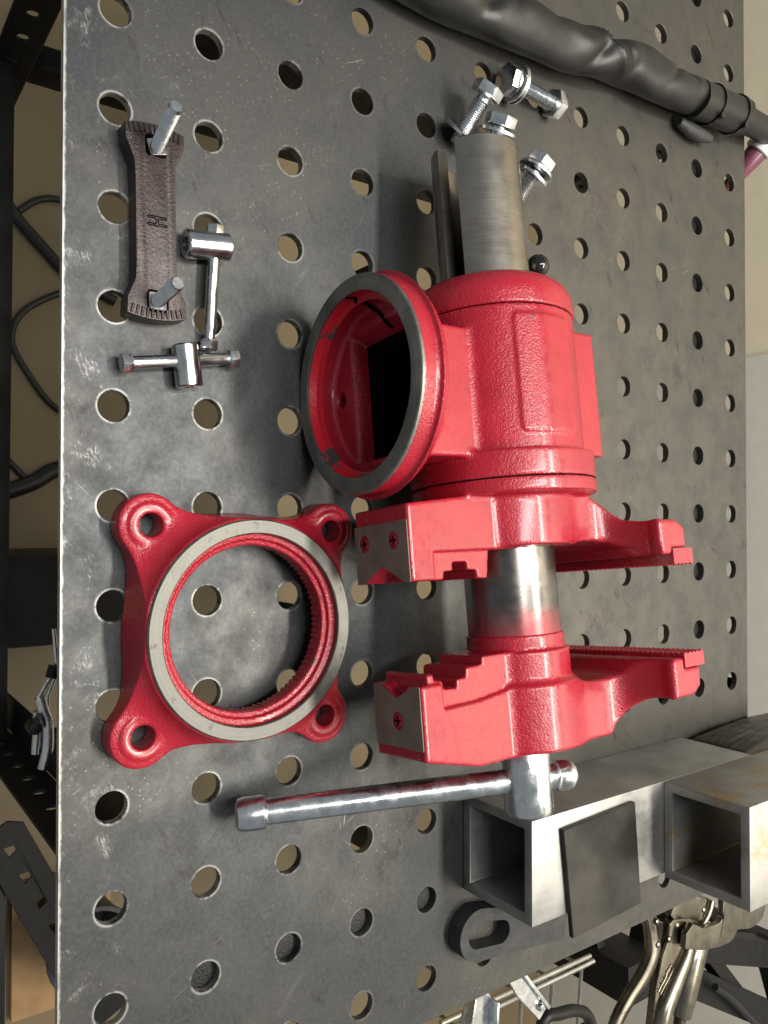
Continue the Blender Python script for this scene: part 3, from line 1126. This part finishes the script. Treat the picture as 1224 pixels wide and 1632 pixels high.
hex_bolt('zinc hex bolt leaning by the open tube end, loose washer at its foot', (-0.2215, 0.2330, 0.0240), (-0.1935, 0.2230, 0.0064), [(0.0255, 0.25)], None, 0.5)
hex_bolt('zinc hex bolt tucked behind the open tube end, only its head showing', (-0.2060, 0.2470, 0.0230), (-0.1730, 0.2460, 0.0064), [(0.003, 0.0), (0.0105, 0.2)], None, 0.2)
hex_bolt('zinc hex bolt with washer poking out beside the slide tube', (-0.1890, 0.2850, 0.0215), (-0.1530, 0.2690, 0.0064), [(0.002, 0.0), (0.006, 0.22)], None, 0.1)
hex_bolt('zinc hex bolt with washers and a nut, lying beside the black torch lead', (-0.2480, 0.2690, 0.0125), (-0.2475, 0.3250, 0.0085), [(0.0015, 0.05), (0.0055, -0.16)], 0.0430, 0.7)

# ------------------------------------------------------------------ welding torch in its black sleeve
torch = thing('welding_torch', 'black sleeved welding torch lead running across to the far table edge', 'welding torch', (-0.285, 0.38, 0.0))
TL = Vector((-0.285, 0.38, 0.0))


def tp(name, me, mat):
    me.transform(Matrix.Translation(-TL))
    return link(name, me, mat, torch)


path = spline([(-0.300, 0.060, 0.022), (-0.284, 0.130, 0.022), (-0.2790, 0.182, 0.021), (-0.2805, 0.230, 0.021), (-0.2815, 0.272, 0.022), (-0.2850, 0.312, 0.020), (-0.2870, 0.346, 0.022), (-0.2930, 0.385, 0.021), (-0.2950, 0.421, 0.020), (-0.2955, 0.458, 0.019), (-0.2985, 0.490, 0.019)], 16)
path = [p + Vector((-0.003, 0, -0.002)) for p in path]


def sleeve_r(t, th):
    tw = 7.5 * t + 0.6 * math.sin(9 * t)
    base = 0.0160 + 0.0006 * math.sin(23 * t + 1)
    fold = 0.0016 * math.cos(2 * (th - tw))
    f2 = 0.0010 * math.cos(3 * th + 14 * t) * math.sin(15 * t) ** 2
    dent = 0.0
    for tc, ac, am, wt, wa, sk in ((0.315, 1.7, 0.0060, 0.018, 1.0, 0.020), (0.345, 2.6, 0.0050, 0.016, 0.8, -0.02), (0.590, 1.2, 0.0062, 0.020, 0.9, 0.030), (0.655, 2.1, 0.0066, 0.014, 0.9, -0.025), (0.70, 1.2, 0.0030, 0.020, 0.7, 0.02), (0.47, 2.8, 0.0030, 0.030, 0.8, 0.01), (0.18, 2.4, 0.004, 0.03, 0.9, 0.0), (0.84, 2.0, 0.0022, 0.010, 1.0, 0.03), (0.885, 2.6, 0.0024, 0.008, 1.0, -0.02)):
        da = (th - ac + PI) % (2 * PI) - PI
        x_ = abs(t - tc - sk * da) / wt
        dent += am * math.exp(-x_ ** 1.5 - (da / wa) ** 2)
    da = (th - 1.5 + PI) % (2 * PI) - PI
    ridge = 0.0050 * math.exp(-abs(t - 0.622 + 0.035 * da) / 0.011) * max(0, math.cos(da * 0.9))
    k = 1.0 if t < 0.93 else 1 - 0.14 * (t - 0.93) / 0.07
    r = (base + fold + f2 - dent + ridge) * k
    s = math.sin(th)
    if s < 0:
        r = min(r, 0.0195 / max(-s, 0.2))
    return r


tp('sleeve', tube_mesh(path, sleeve_r, 64, angle=80), 'rubber')
hp0 = [(-0.2970, 0.474, 0.020), (-0.2990, 0.500, 0.0195), (-0.3005, 0.525, 0.0195), (-0.3015, 0.543, 0.020)]
tp('handle', tube_mesh(spline(hp0, 6), lambda t, th: 0.0154 + 0.0003 * math.cos(6 * th), 30), 'rubber')
tp('trigger', tube_mesh(spline([(-0.2810, 0.470, 0.008), (-0.2775, 0.492, 0.0085), (-0.2790, 0.515, 0.008)], 6), lambda t, th: 0.0050 * (0.55 + 0.45 * math.sin(PI * t)) + 0.001, 14), 'plastic')
for yy, xx in ((0.4975, -0.2988), (0.5335, -0.3010)):
    tie = lathe_mesh([(0.0152, -0.0016), (0.0168, -0.0016), (0.0168, 0.0016), (0.0152, 0.0016)], 36, 'z', True)
    tie.transform(align((xx, yy, 0.0197), (-0.06, 1, 0.0)))
    to = tp('cable_tie', tie, 'ball')
    hd2 = box_mesh((-0.003, -0.0025, -0.0025), (0.003, 0.0025, 0.0025), 0.0006)
    hd2.transform(Matrix.Translation(-TL) @ Matrix.Translation((xx + 0.0125, yy + 0.001, 0.0290)))
    link('tie_head', hd2, 'ball', to)
tp('neck', tube_mesh(spline([(-0.3012, 0.540, 0.020), (-0.3035, 0.570, 0.018), (-0.3060, 0.600, 0.015), (-0.306, 0.625, 0.010), (-0.303, 0.640, 0.002)], 6), lambda t, th: 0.0115 - 0.0015 * t, 24), 'rubber')
cupd = Vector((0.040, -0.012, -0.036)).normalized()
c0 = Vector((-0.3020, 0.6080, 0.0060))
m1 = lathe_mesh([(0, -0.012), (0.0100, -0.012), (0.0112, -0.008), (0.0112, 0.0), (0.0, 0.0)], 30, 'z')
m1.transform(align(c0, cupd))
tp('torch_head', m1, 'rubber')
m1 = lathe_mesh([(0, 0.0), (0.0118, 0.0), (0.0130, 0.001), (0.0130, 0.0080), (0.0115, 0.0092), (0, 0.0092)], 30, 'z')
m1.transform(align(c0, cupd))
tp('collar', m1, 'white')
m1 = lathe_mesh([(0.0098, 0.0083), (0.0104, 0.0100), (0.0080, 0.030), (0.0062, 0.050), (0.0045, 0.050), (0.006, 0.030), (0.007, 0.0083)], 30, 'z', True)
m1.transform(align(c0, cupd))
tp('cup', m1, 'maroon')


# ------------------------------------------------------------------ square aluminium tubes, plate, grip, bundle
def square_tube(label, x0, x1, y0, y1, z0, z1, wall, mat, r=0.0008):
    t = thing('square_tube', label, 'metal tube', ((x0 + x1) / 2, (y0 + y1) / 2, z0))
    hx, hz = (x1 - x0) / 2, z1 - z0
    me = prism_mesh([(-hx, 0), (hx, 0), (hx, hz), (-hx, hz)], -(y1 - y0) / 2, (y1 - y0) / 2,
                    [[(-hx + wall, wall), (hx - wall, wall), (hx - wall, hz - wall), (-hx + wall, hz - wall)]], r, 2)
    me.transform(Matrix(((1, 0, 0, 0), (0, 0, 1, 0), (0, 1, 0, 0), (0, 0, 0, 1))))
    me.flip_normals()
    link('tube_wall', me, mat, t)
    return t


square_tube('bare aluminium square tube lying on the table under the other tube', 0.2415, 0.3060, 0.2345, 0.4790, 0.0005, 0.0638, 0.0066, 'alu')
square_tube('stained aluminium square tube stacked on top of the other tube', 0.2415, 0.3085, 0.3660, 0.5600, 0.0641, 0.1275, 0.0066, 'alu_stained')

pm = prism_mesh([(0.2508, 0.2585), (0.2473, 0.3290), (0.3172, 0.3352), (0.3206, 0.2668)], 0.0642, 0.0678, (), 0.0005, 1)
pm.transform(Matrix.Translation((-0.284, -0.297, -0.0642)))
sp = link('steel_plate', pm, 'plate', None, (0.284, 0.297, 0.0642))
tag(sp, 'dark square steel plate resting on the lower aluminium tube', 'metal plate')

grip = thing('rubber_grip', 'black rubber hand grip loop lying half under the aluminium tube', 'grip', (0.3330, 0.2385, 0.0))
GA = math.radians(100)


def grip_mesh():
    # flat loop: outline with a long hole
    R, Lg = 0.0172, 0.085
    out = [(R * math.cos(a) * 1.0, R * math.sin(a)) for a in [PI / 2 + PI * k / 24 for k in range(25)]] + [(Lg, -0.0120), (Lg, 0.0120)]
    r2 = 0.0088
    hole = [(r2 * math.cos(a) - 0.001, r2 * math.sin(a)) for a in [PI / 2 + PI * k / 18 for k in range(19)]] + [(0.020 + 0.0078 * math.cos(a), 0.0078 * math.sin(a)) for a in [-PI / 2 + PI * k / 12 for k in range(13)]]
    return prism_mesh(out, 0.0003, 0.0125, [hole], 0.0038, 4, 60)


gm = grip_mesh()
gm.transform(Matrix.Rotation(math.radians(80), 4, 'Z'))
link('loop', gm, 'plastic', grip)
# dark film-wrapped bundle behind the tubes
bp = spline([(0.262, 0.470, 0.03), (0.258, 0.50, 0.031), (0.256, 0.56, 0.030), (0.258, 0.64, 0.031)], 8)


def bund_r(t, th):
    c, sn = abs(math.cos(th)), abs(math.sin(th))
    r = 1 / ((c / 0.043) ** 8 + (sn / 0.030) ** 8) ** 0.125
    e = 1.0 - 0.10 * max(0, 1 - t / 0.05)
    return e * r * (0.97 + 0.012 * math.sin(th * 26 + 2.0 * math.sin(5 * t)) + 0.010 * math.sin(th * 41 + 1.5 * math.sin(9 * t + 1)) + 0.006 * math.sin(60 * t + 3 * th))


bpt = [p + Vector((0.022, 0.018, 0.001)) for p in bp]
bo = tube_mesh(bpt, bund_r, 160, angle=60)
bd = link('wrapped_bundle', bo, 'bundle', None)
tag(bd, 'black film-wrapped bundle behind the aluminium tubes at the far edge', 'bundle')

# ------------------------------------------------------------------ below and beside the table
# legs and shelf of the table
def punched(me_outline, holes, z0, z1):
    return prism_mesh(me_outline, z0, z1, holes, 0.0006, 1)


for lx, ly in ((-0.3120, 0.003), (0.2340, -0.004), (-0.3120, 0.560), (0.2340, 0.560)):
    # slotted angle: two flanges with a row of holes
    for k, (sx, sy) in enumerate(((1, 0), (0, 1))):
        L1 = 0.894
        hol = [circle(0.0045, 14, (0.0, 0.045 + 0.034 * i)) for i in range(25)] if k == 0 else []
        me = punched([(-0.0145, 0), (0.0145, 0), (0.0145, L1), (-0.0145, L1)], hol, -0.00125, 0.00125)
        if k == 0:   # flange across y, faces along x
            me.transform(Matrix(((0, 0, 1, lx), (1, 0, 0, ly), (0, 1, 0, -0.8995), (0, 0, 0, 1))))
        else:
            me.transform(Matrix(((1, 0, 0, lx - 0.0160), (0, 0, 1, ly + 0.0150), (0, 1, 0, -0.8995), (0, 0, 0, 1))))
        tpart('leg', me, 'powder')
tpart('shelf_rail', bar_mesh((-0.3300, -0.0125, -0.300), (0.2480, -0.015, -0.300), 0.036, 0.030), 'powder')
tpart('shelf_rail', bar_mesh((-0.3250, 0.004, -0.300), (-0.3250, 0.560, -0.300), 0.020, 0.030), 'powder')
tpart('shelf_rail', bar_mesh((0.2450, 0.004, -0.300), (0.2450, 0.560, -0.300), 0.020, 0.030), 'powder')


def cord(label, pts, r, mat='rubber', cat='cord', name='power_cord', n=8):
    o = link(name, tube_mesh(spline(pts, n), r, 10), mat)
    return tag(o, label, cat)


Z = -0.893
cord('thick black cable on the floor slanting away from the brown bar side', [(-0.46, 0.04, Z), (-0.435, 0.095, Z), (-0.400, 0.125, Z), (-0.360, 0.165, Z), (-0.33, 0.20, Z), (-0.30, 0.27, Z)], 0.0088)
cord('thin black cord on the floor curving up from the thick cable', [(-0.415, 0.125, Z - 0.003), (-0.437, 0.150, Z - 0.003), (-0.446, 0.180, Z - 0.003), (-0.440, 0.24, Z - 0.003)], 0.0052)
cord('thin black cord bent in a wide loop on the floor beside the tee handles', [(-0.31, 0.22, Z - 0.003), (-0.297, 0.180, Z - 0.003), (-0.262, 0.132, Z - 0.003), (-0.219, 0.1165, Z - 0.003), (-0.172, 0.138, Z - 0.003), (-0.120, 0.180, Z - 0.003), (-0.10, 0.24, Z - 0.003)], 0.0048)
cord('thick black cable on the floor beside the red base ring', [(0.03, 0.06, Z), (0.012, 0.112, Z), (-0.004, 0.150, Z), (-0.024, 0.184, Z), (-0.03, 0.25, Z)], 0.0125)
cord('thin black cord joining the thick cable beside the red base ring', [(-0.075, 0.08, Z - 0.003), (-0.040, 0.108, Z - 0.003), (-0.012, 0.134, Z - 0.003), (0.004, 0.150, Z - 0.001)], 0.0050)

case = thing('tool_case', 'black plastic tool case on the floor below the table edge', 'case', (0.15, 0.13, -0.8995))
link('shell', box_mesh((-0.052, -0.14, 0.0), (0.052, 0.12, 0.33), 0.006), 'powder', case)
link('latch', box_mesh((-0.030, 0.004, 0.3302), (0.016, 0.0075, 0.3318), 0.0005), 'grey_plastic', case)

# bright toggle latch hanging under the front edge
lat = thing('toggle_latch', 'small bright toggle latch hanging under the near table edge', 'latch', (0.163, -0.006, -0.10))
LT = Vector((0.163, -0.006, -0.10))


def lp(name, me, mat='chrome'):
    me.transform(Matrix.Translation(-LT))
    link(name, me, mat, lat)


lp('rod', tube_mesh([(0.1235, -0.005, -0.10), (0.147, -0.003, -0.10)], 0.0013, 10))
lp('swivel', tube_mesh([(0.146, -0.004, -0.10), (0.153, -0.006, -0.10)], 0.0040, 14), 'powder')
for dy in (-0.003, 0.002):
    lp('arm', tube_mesh([(0.151, -0.0045 + dy * 0.5, -0.10), (0.1640, -0.0105 + dy, -0.10), (0.171, -0.010 + dy, -0.101)], 0.0014, 10))
lp('lever', tube_mesh(spline([(0.164, -0.0125, -0.10), (0.172, -0.0105, -0.10), (0.180, -0.0080, -0.10), (0.195, -0.0080, -0.10), (0.207, -0.0105, -0.10)], 6), lambda t, th: 0.0034, 14))
lp('lever', tube_mesh(spline([(0.172, -0.0140, -0.10), (0.182, -0.0135, -0.102), (0.198, -0.0140, -0.104)], 6), lambda t, th: 0.0026, 12), 'chrome')
lp('knob', lathe_mesh([(0, -0.101), (0.0038, -0.101), (0.0042, -0.094), (0.0036, -0.090), (0, -0.0895)], 18, 'z'), 'powder')
for ob in lat.children:
    if ob.name.startswith('knob'):
        ob.location = Vector((0.1800, -0.0170, 0)) - Vector((0, 0, 0))

# black slotted rack upright, board and bin at the near right foot of the table
rk = thing('slotted_upright', 'black slotted rack upright beyond the near table edge, next to the wooden board', 'rack part', (0.42, 0.055, -0.60))
tri = lambda x: [(x - 0.006, -0.005), (x + 0.007, -0.004), (x + 0.005, 0.005), (x - 0.002, 0.006)]
um = punched([(-0.01, -0.022), (0.06, -0.026), (0.28, -0.026), (0.28, 0.026), (0.0, 0.026), (-0.012, 0.012)], [tri(0.02 + 0.038 * i) for i in range(6)], 0, 0.003)
um.transform(Matrix.Rotation(math.radians(26), 4, 'Z'))
link('web', um, 'powder', rk)
lm = box_mesh((0.055, -0.010, -0.2995), (0.30, 0.006, -0.004), 0.001)
link('flange', lm, 'powder', rk)
wb = link('wooden_board', box_mesh((-0.10, -0.045, 0), (0.10, 0.10, 0.018), 0.001), 'wood', None, (0.70, 0.165, -0.8995))
tag(wb, 'pale wooden board on the floor behind the black slotted upright', 'board')
gb = thing('grey_bin', 'dark grey round bin standing on the wooden board', 'bin', (0.66, 0.20, -0.8810))
link('wall', lathe_mesh([(0, 0.0), (0.050, 0.0), (0.058, 0.13), (0.062, 0.132), (0.062, 0.140), (0.056, 0.140), (0.050, 0.01), (0, 0.008)], 32, 'z'), 'grey_plastic', gb)


# ------------------------------------------------------------------ locking pliers over the right-hand end
def flat_part(name, pts, z0, z1, mat, root, rl, bevel=0.001, holes=()):
    me = prism_mesh(pts, z0, z1, holes, bevel, 2, 45)
    me.transform(Matrix.Translation(-rl))
    return link(name, me, mat, root)


def rivet(x, y, z, r, root, rl, mat='gold_nickel'):
    me = lathe_mesh([(0, 0.0016), (r * 0.5, 0.0014), (r * 0.9, 0.0006), (r, -0.0004), (r, -0.003)], 16, 'z')
    me.transform(Matrix.Translation(Vector((x, y, z)) - rl))
    link('rivet', me, mat, root)


def smooth2(pts, n=4):
    sp = spline([(x, y, 0) for x, y in pts] + [(pts[0][0], pts[0][1], 0)], n)
    return [(p.x, p.y) for p in sp[:-1]]


PR = Vector((0.44, 0.55, -0.045))
pl1 = thing('locking_pliers', 'satin nickel locking clamp pliers with wide curved jaw, in front of the other pair', 'pliers', tuple(PR), group='locking pliers')
flat_part('curved_jaw', [(0.4150, 0.5925), (0.4203, 0.5935), (0.4270, 0.6120), (0.4335, 0.6163), (0.4480, 0.6155), (0.4574, 0.6115), (0.4625, 0.6050), (0.4640, 0.5990), (0.4630, 0.5800), (0.4574, 0.5526), (0.4484, 0.5273), (0.4350, 0.5290), (0.4287, 0.5400), (0.4380, 0.5560), (0.4400, 0.5740), (0.4398, 0.5830), (0.4370, 0.5880), (0.4233, 0.5885)], -0.034, -0.028, 'gold_nickel', pl1, PR, 0.0012)
flat_part('moving_jaw', [(0.4060, 0.5290), (0.4100, 0.5450), (0.4134, 0.5617), (0.4200, 0.5800), (0.4260, 0.5860), (0.4393, 0.5860), (0.4387, 0.5703), (0.4340, 0.5485), (0.4300, 0.5300), (0.4200, 0.5200)], -0.046, -0.038, 'gold_nickel', pl1, PR, 0.0015)
jb = tube_mesh(spline([(0.4225, 0.5830, -0.0365), (0.4330, 0.5770, -0.0365), (0.4420, 0.5700, -0.0380)], 5), 0.0030, 14)
jb.transform(Matrix.Translation(-PR))
link('jaw_ridge', jb, 'gold_nickel', pl1)
flat_part('body', [(0.4262, 0.5173), (0.4240, 0.5230), (0.4300, 0.5480), (0.4364, 0.5616), (0.4415, 0.5600), (0.4470, 0.5500), (0.4591, 0.5442), (0.4889, 0.5168), (0.5151, 0.5085), (0.5400, 0.5010), (0.5340, 0.4840), (0.5087, 0.4907), (0.4761, 0.4968), (0.4513, 0.5070), (0.4403, 0.5151)], -0.045, -0.037, 'gold_nickel', pl1, PR, 0.0022)
bt = tube_mesh(spline([(0.4395, 0.5575, -0.038), (0.4500, 0.5480, -0.037), (0.4620, 0.5390, -0.036), (0.4780, 0.5230, -0.036), (0.4980, 0.5050, -0.036), (0.5200, 0.4980, -0.036), (0.5450, 0.4920, -0.036)], 6), lambda t, th: 0.0030 + 0.0062 * min(1, t * 1.6), 20)
bt.transform(Matrix.Translation(-PR))
link('grip_barrel', bt, 'gold_nickel', pl1)
lv = tube_mesh(spline([(0.4150, 0.4960, -0.045), (0.4300, 0.4990, -0.044), (0.4480, 0.4985, -0.043), (0.4640, 0.4860, -0.043), (0.4780, 0.4680, -0.044), (0.4930, 0.4520, -0.045), (0.5150, 0.4400, -0.046)], 6), lambda t, th: (0.0075 - 0.0025 * abs(t - 0.3)) * (1.0 if abs(math.sin(th)) < 0.7 else 0.8), 20)
lv.transform(Matrix.Translation(-PR))
link('release_lever', lv, 'gold_nickel', pl1)
lk = bar_mesh((0.428, 0.506, -0.047), (0.462, 0.511, -0.047), 0.010, 0.003)
lk.transform(Matrix.Translation(-PR))
link('toggle_link', lk, 'powder', pl1)
emb = bmesh.new()
for pa in ([(0.463, 0.524), (0.468, 0.5165), (0.472, 0.515), (0.477, 0.508), (0.481, 0.504), (0.484, 0.507), (0.479, 0.513), (0.474, 0.5195), (0.468, 0.526), (0.463, 0.524)],):
    emb.from_mesh(tube_mesh([(a, b - 0.006, -0.0362) for a, b in pa], 0.0007, 8))
for k in range(4):
    a, b = 0.4665 + 0.004 * k, 0.5155 - 0.0042 * k
    emb.from_mesh(tube_mesh([(a, b - 0.0050, -0.0364), (a + 0.0035, b - 0.0015, -0.0364)], 0.0006, 8))
em = from_bm(emb, 'emblem', 40)
em.transform(Matrix.Translation(-PR))
link('raised_emblem', em, 'gold_nickel', pl1)
for x, y in ((0.4310, 0.5290), (0.4400, 0.5165)):
    rivet(x, y, -0.0372, 0.0032, pl1, PR)
for x, y in ((0.4190, 0.4985), (0.4400, 0.5000)):
    rivet(x, y, -0.0372, 0.0030, pl1, PR)
rivet(0.4290, 0.5720, -0.0380, 0.0030, pl1, PR)

PR2 = Vector((0.50, 0.62, -0.075))
pl2 = thing('locking_pliers', 'satin nickel locking pliers mostly hidden behind the other pair', 'pliers', tuple(PR2), group='locking pliers')
flat_part('curved_jaw', smooth2([(0.4560, 0.6500), (0.4600, 0.6900), (0.4695, 0.7153), (0.4800, 0.7120), (0.4856, 0.7057), (0.4875, 0.6871), (0.4836, 0.6691), (0.4750, 0.6400)], 3), -0.063, -0.057, 'gold_nickel', pl2, PR2)
g2 = tube_mesh(spline([(0.470, 0.626, -0.072), (0.490, 0.604, -0.070), (0.520, 0.590, -0.070), (0.548, 0.581, -0.070)], 6), lambda t, th: 0.0100 + 0.0030 * math.sin(PI * t), 24)
g2.transform(Matrix.Translation(-PR2))
link('grip_barrel', g2, 'gold_nickel', pl2)
g2 = lathe_mesh(thread(0.0062, 0, 0.030, 0.002, 0.0008), 18, 'z')
g2.transform(Matrix.Translation(-PR2) @ align((0.546, 0.5815, -0.070), (0.95, -0.30, 0)))
link('adjusting_screw', g2, 'gold_nickel', pl2)

# ------------------------------------------------------------------ rack and brackets past the right-hand end
rack = thing('storage_rack', 'black steel rack with slotted rails standing past the end of the table', 'rack', (0.72, 0.90, -0.8995))
RK = Vector((0.72, 0.90, -0.8995))


def rp(name, me, mat='powder'):
    me.transform(Matrix.Translation(-RK))
    link(name, me, mat, rack)


def strip(name, p, q, w, th, holes):
    p, q = Vector(p), Vector(q)
    Ls = (q - p).length
    me = punched([(0, -w / 2), (Ls, -w / 2), (Ls, w / 2), (0, w / 2)], holes, -th / 2, th / 2)
    d = (q - p).normalized()
    nrm = Vector((0, 0, 1))
    s2 = nrm.cross(d).normalized()
    nn = d.cross(s2)
    me.transform(Matrix(((d.x, s2.x, nn.x, p.x), (d.y, s2.y, nn.y, p.y), (d.z, s2.z, nn.z, p.z), (0, 0, 0, 1))))
    rp(name, me)


strip('rail', (0.560, 0.690, -0.20), (0.700, 1.080, -0.20), 0.034, 0.03, [])
strip('rail', (0.630, 0.770, -0.20), (0.800, 1.060, -0.20), 0.036, 0.03, [])
strip('brace', (0.592, 0.800, -0.20), (0.688, 0.890, -0.20), 0.018, 0.02, [])
strip('brace', (0.640, 0.960, -0.20), (0.760, 1.010, -0.20), 0.018, 0.02, [])
rp('upright', bar_mesh((0.585, 0.660, -0.8995), (0.585, 0.660, -0.17), 0.045, 0.060, (0, 1, 0)))
rp('upright', bar_mesh((0.680, 1.010, -0.8995), (0.680, 1.010, -0.17), 0.040, 0.040, (0, 1, 0)))
rp('side_panel', bar_mesh((0.540, 0.640, -0.22), (0.640, 0.700, -0.75), 0.090, 0.012, (0, 1, 0)))
cord('thin black cord slanting across below the locking pliers', [(0.64, 0.80, -0.17), (0.67, 0.84, -0.172), (0.72, 0.895, -0.174), (0.76, 0.94, -0.176)], 0.0045)

basket = thing('wire_basket', 'bright wire basket below the end of the table', 'basket', (0.58, 0.52, -0.44))
BK = Vector((0.58, 0.52, -0.44))


def bp_(name, a, b, r=0.0022):
    me = tube_mesh([a, b], r, 10)
    me.transform(Matrix.Translation(-BK))
    link(name, me, 'wire', basket)


bp_('rim_wire', (0.5495, 0.38, -0.20), (0.5521, 0.600, -0.20), 0.0030)
bp_('rim_wire', (0.5595, 0.38, -0.20), (0.5600, 0.606, -0.20), 0.0030)
for yy in (0.400, 0.4474, 0.4929, 0.5401, 0.588):
    bp_('upright_wire', (0.560, yy, -0.2015), (0.635, yy + 0.002, -0.21))
    bp_('upright_wire', (0.560, yy, -0.2015), (0.566, yy, -0.44))
bp_('rim_wire', (0.635, 0.38, -0.21), (0.636, 0.606, -0.21), 0.0030)

br = thing('zinc_bracket', 'bright zinc angle bracket with a bolt, hanging off the table end', 'bracket', (0.425, 0.325, -0.03))
BR = Vector((0.425, 0.325, -0.03))
me = prism_mesh([(0.4061, 0.3073), (0.4035, 0.3203), (0.4396, 0.3490), (0.4473, 0.3403), (0.4215, 0.3170)], -0.034, -0.031, (), 0.0004, 1)
me.transform(Matrix.Translation(-BR))
link('web', me, 'zinc', br)
me = bar_mesh((0.4035, 0.3203, -0.040), (0.4396, 0.3490, -0.040), 0.003, 0.024, (0, 0, 1), 0.0004)
me.transform(Matrix.Translation(-BR))
link('flange', me, 'zinc', br)
me = lathe_mesh([(0, 0.003), (0.0022, 0.0026), (0.0034, 0.001), (0.0036, -0.001)], 16, 'z')
me.transform(Matrix.Translation(Vector((0.4360, 0.3405, -0.0305)) - BR))
link('bolt_head', me, 'zinc', br)
br2 = thing('zinc_channel', 'bright zinc channel end hanging off the table end, left of the angle bracket', 'bracket', (0.42, 0.28, -0.03))
B2 = Vector((0.42, 0.28, -0.03))
for dy, nm in ((0.0, 'web'),):
    me = prism_mesh([(0.4040, 0.2695), (0.4035, 0.2853), (0.4139, 0.2914), (0.4500, 0.2890), (0.4500, 0.2590), (0.4215, 0.2626)], -0.036, -0.033, (), 0.0004, 1)
    me.transform(Matrix.Translation(-B2))
    link(nm, me, 'zinc', br2)
for a, b in (((0.4040, 0.2695), (0.4500, 0.2590)), ((0.4139, 0.2914), (0.4500, 0.2890))):
    me = bar_mesh((a[0], a[1], -0.030), (b[0], b[1], -0.030), 0.0022, 0.010, (0, 0, 1), 0.0004)
    me.transform(Matrix.Translation(-B2))
    link('flange', me, 'zinc', br2)
cord('black cable arching up below the wire basket rim', [(0.600, 0.455, -0.155), (0.5546, 0.4712, -0.150), (0.5535, 0.4912, -0.148), (0.5590, 0.5165, -0.148), (0.5737, 0.5378, -0.150), (0.61, 0.556, -0.155)], 0.0060)
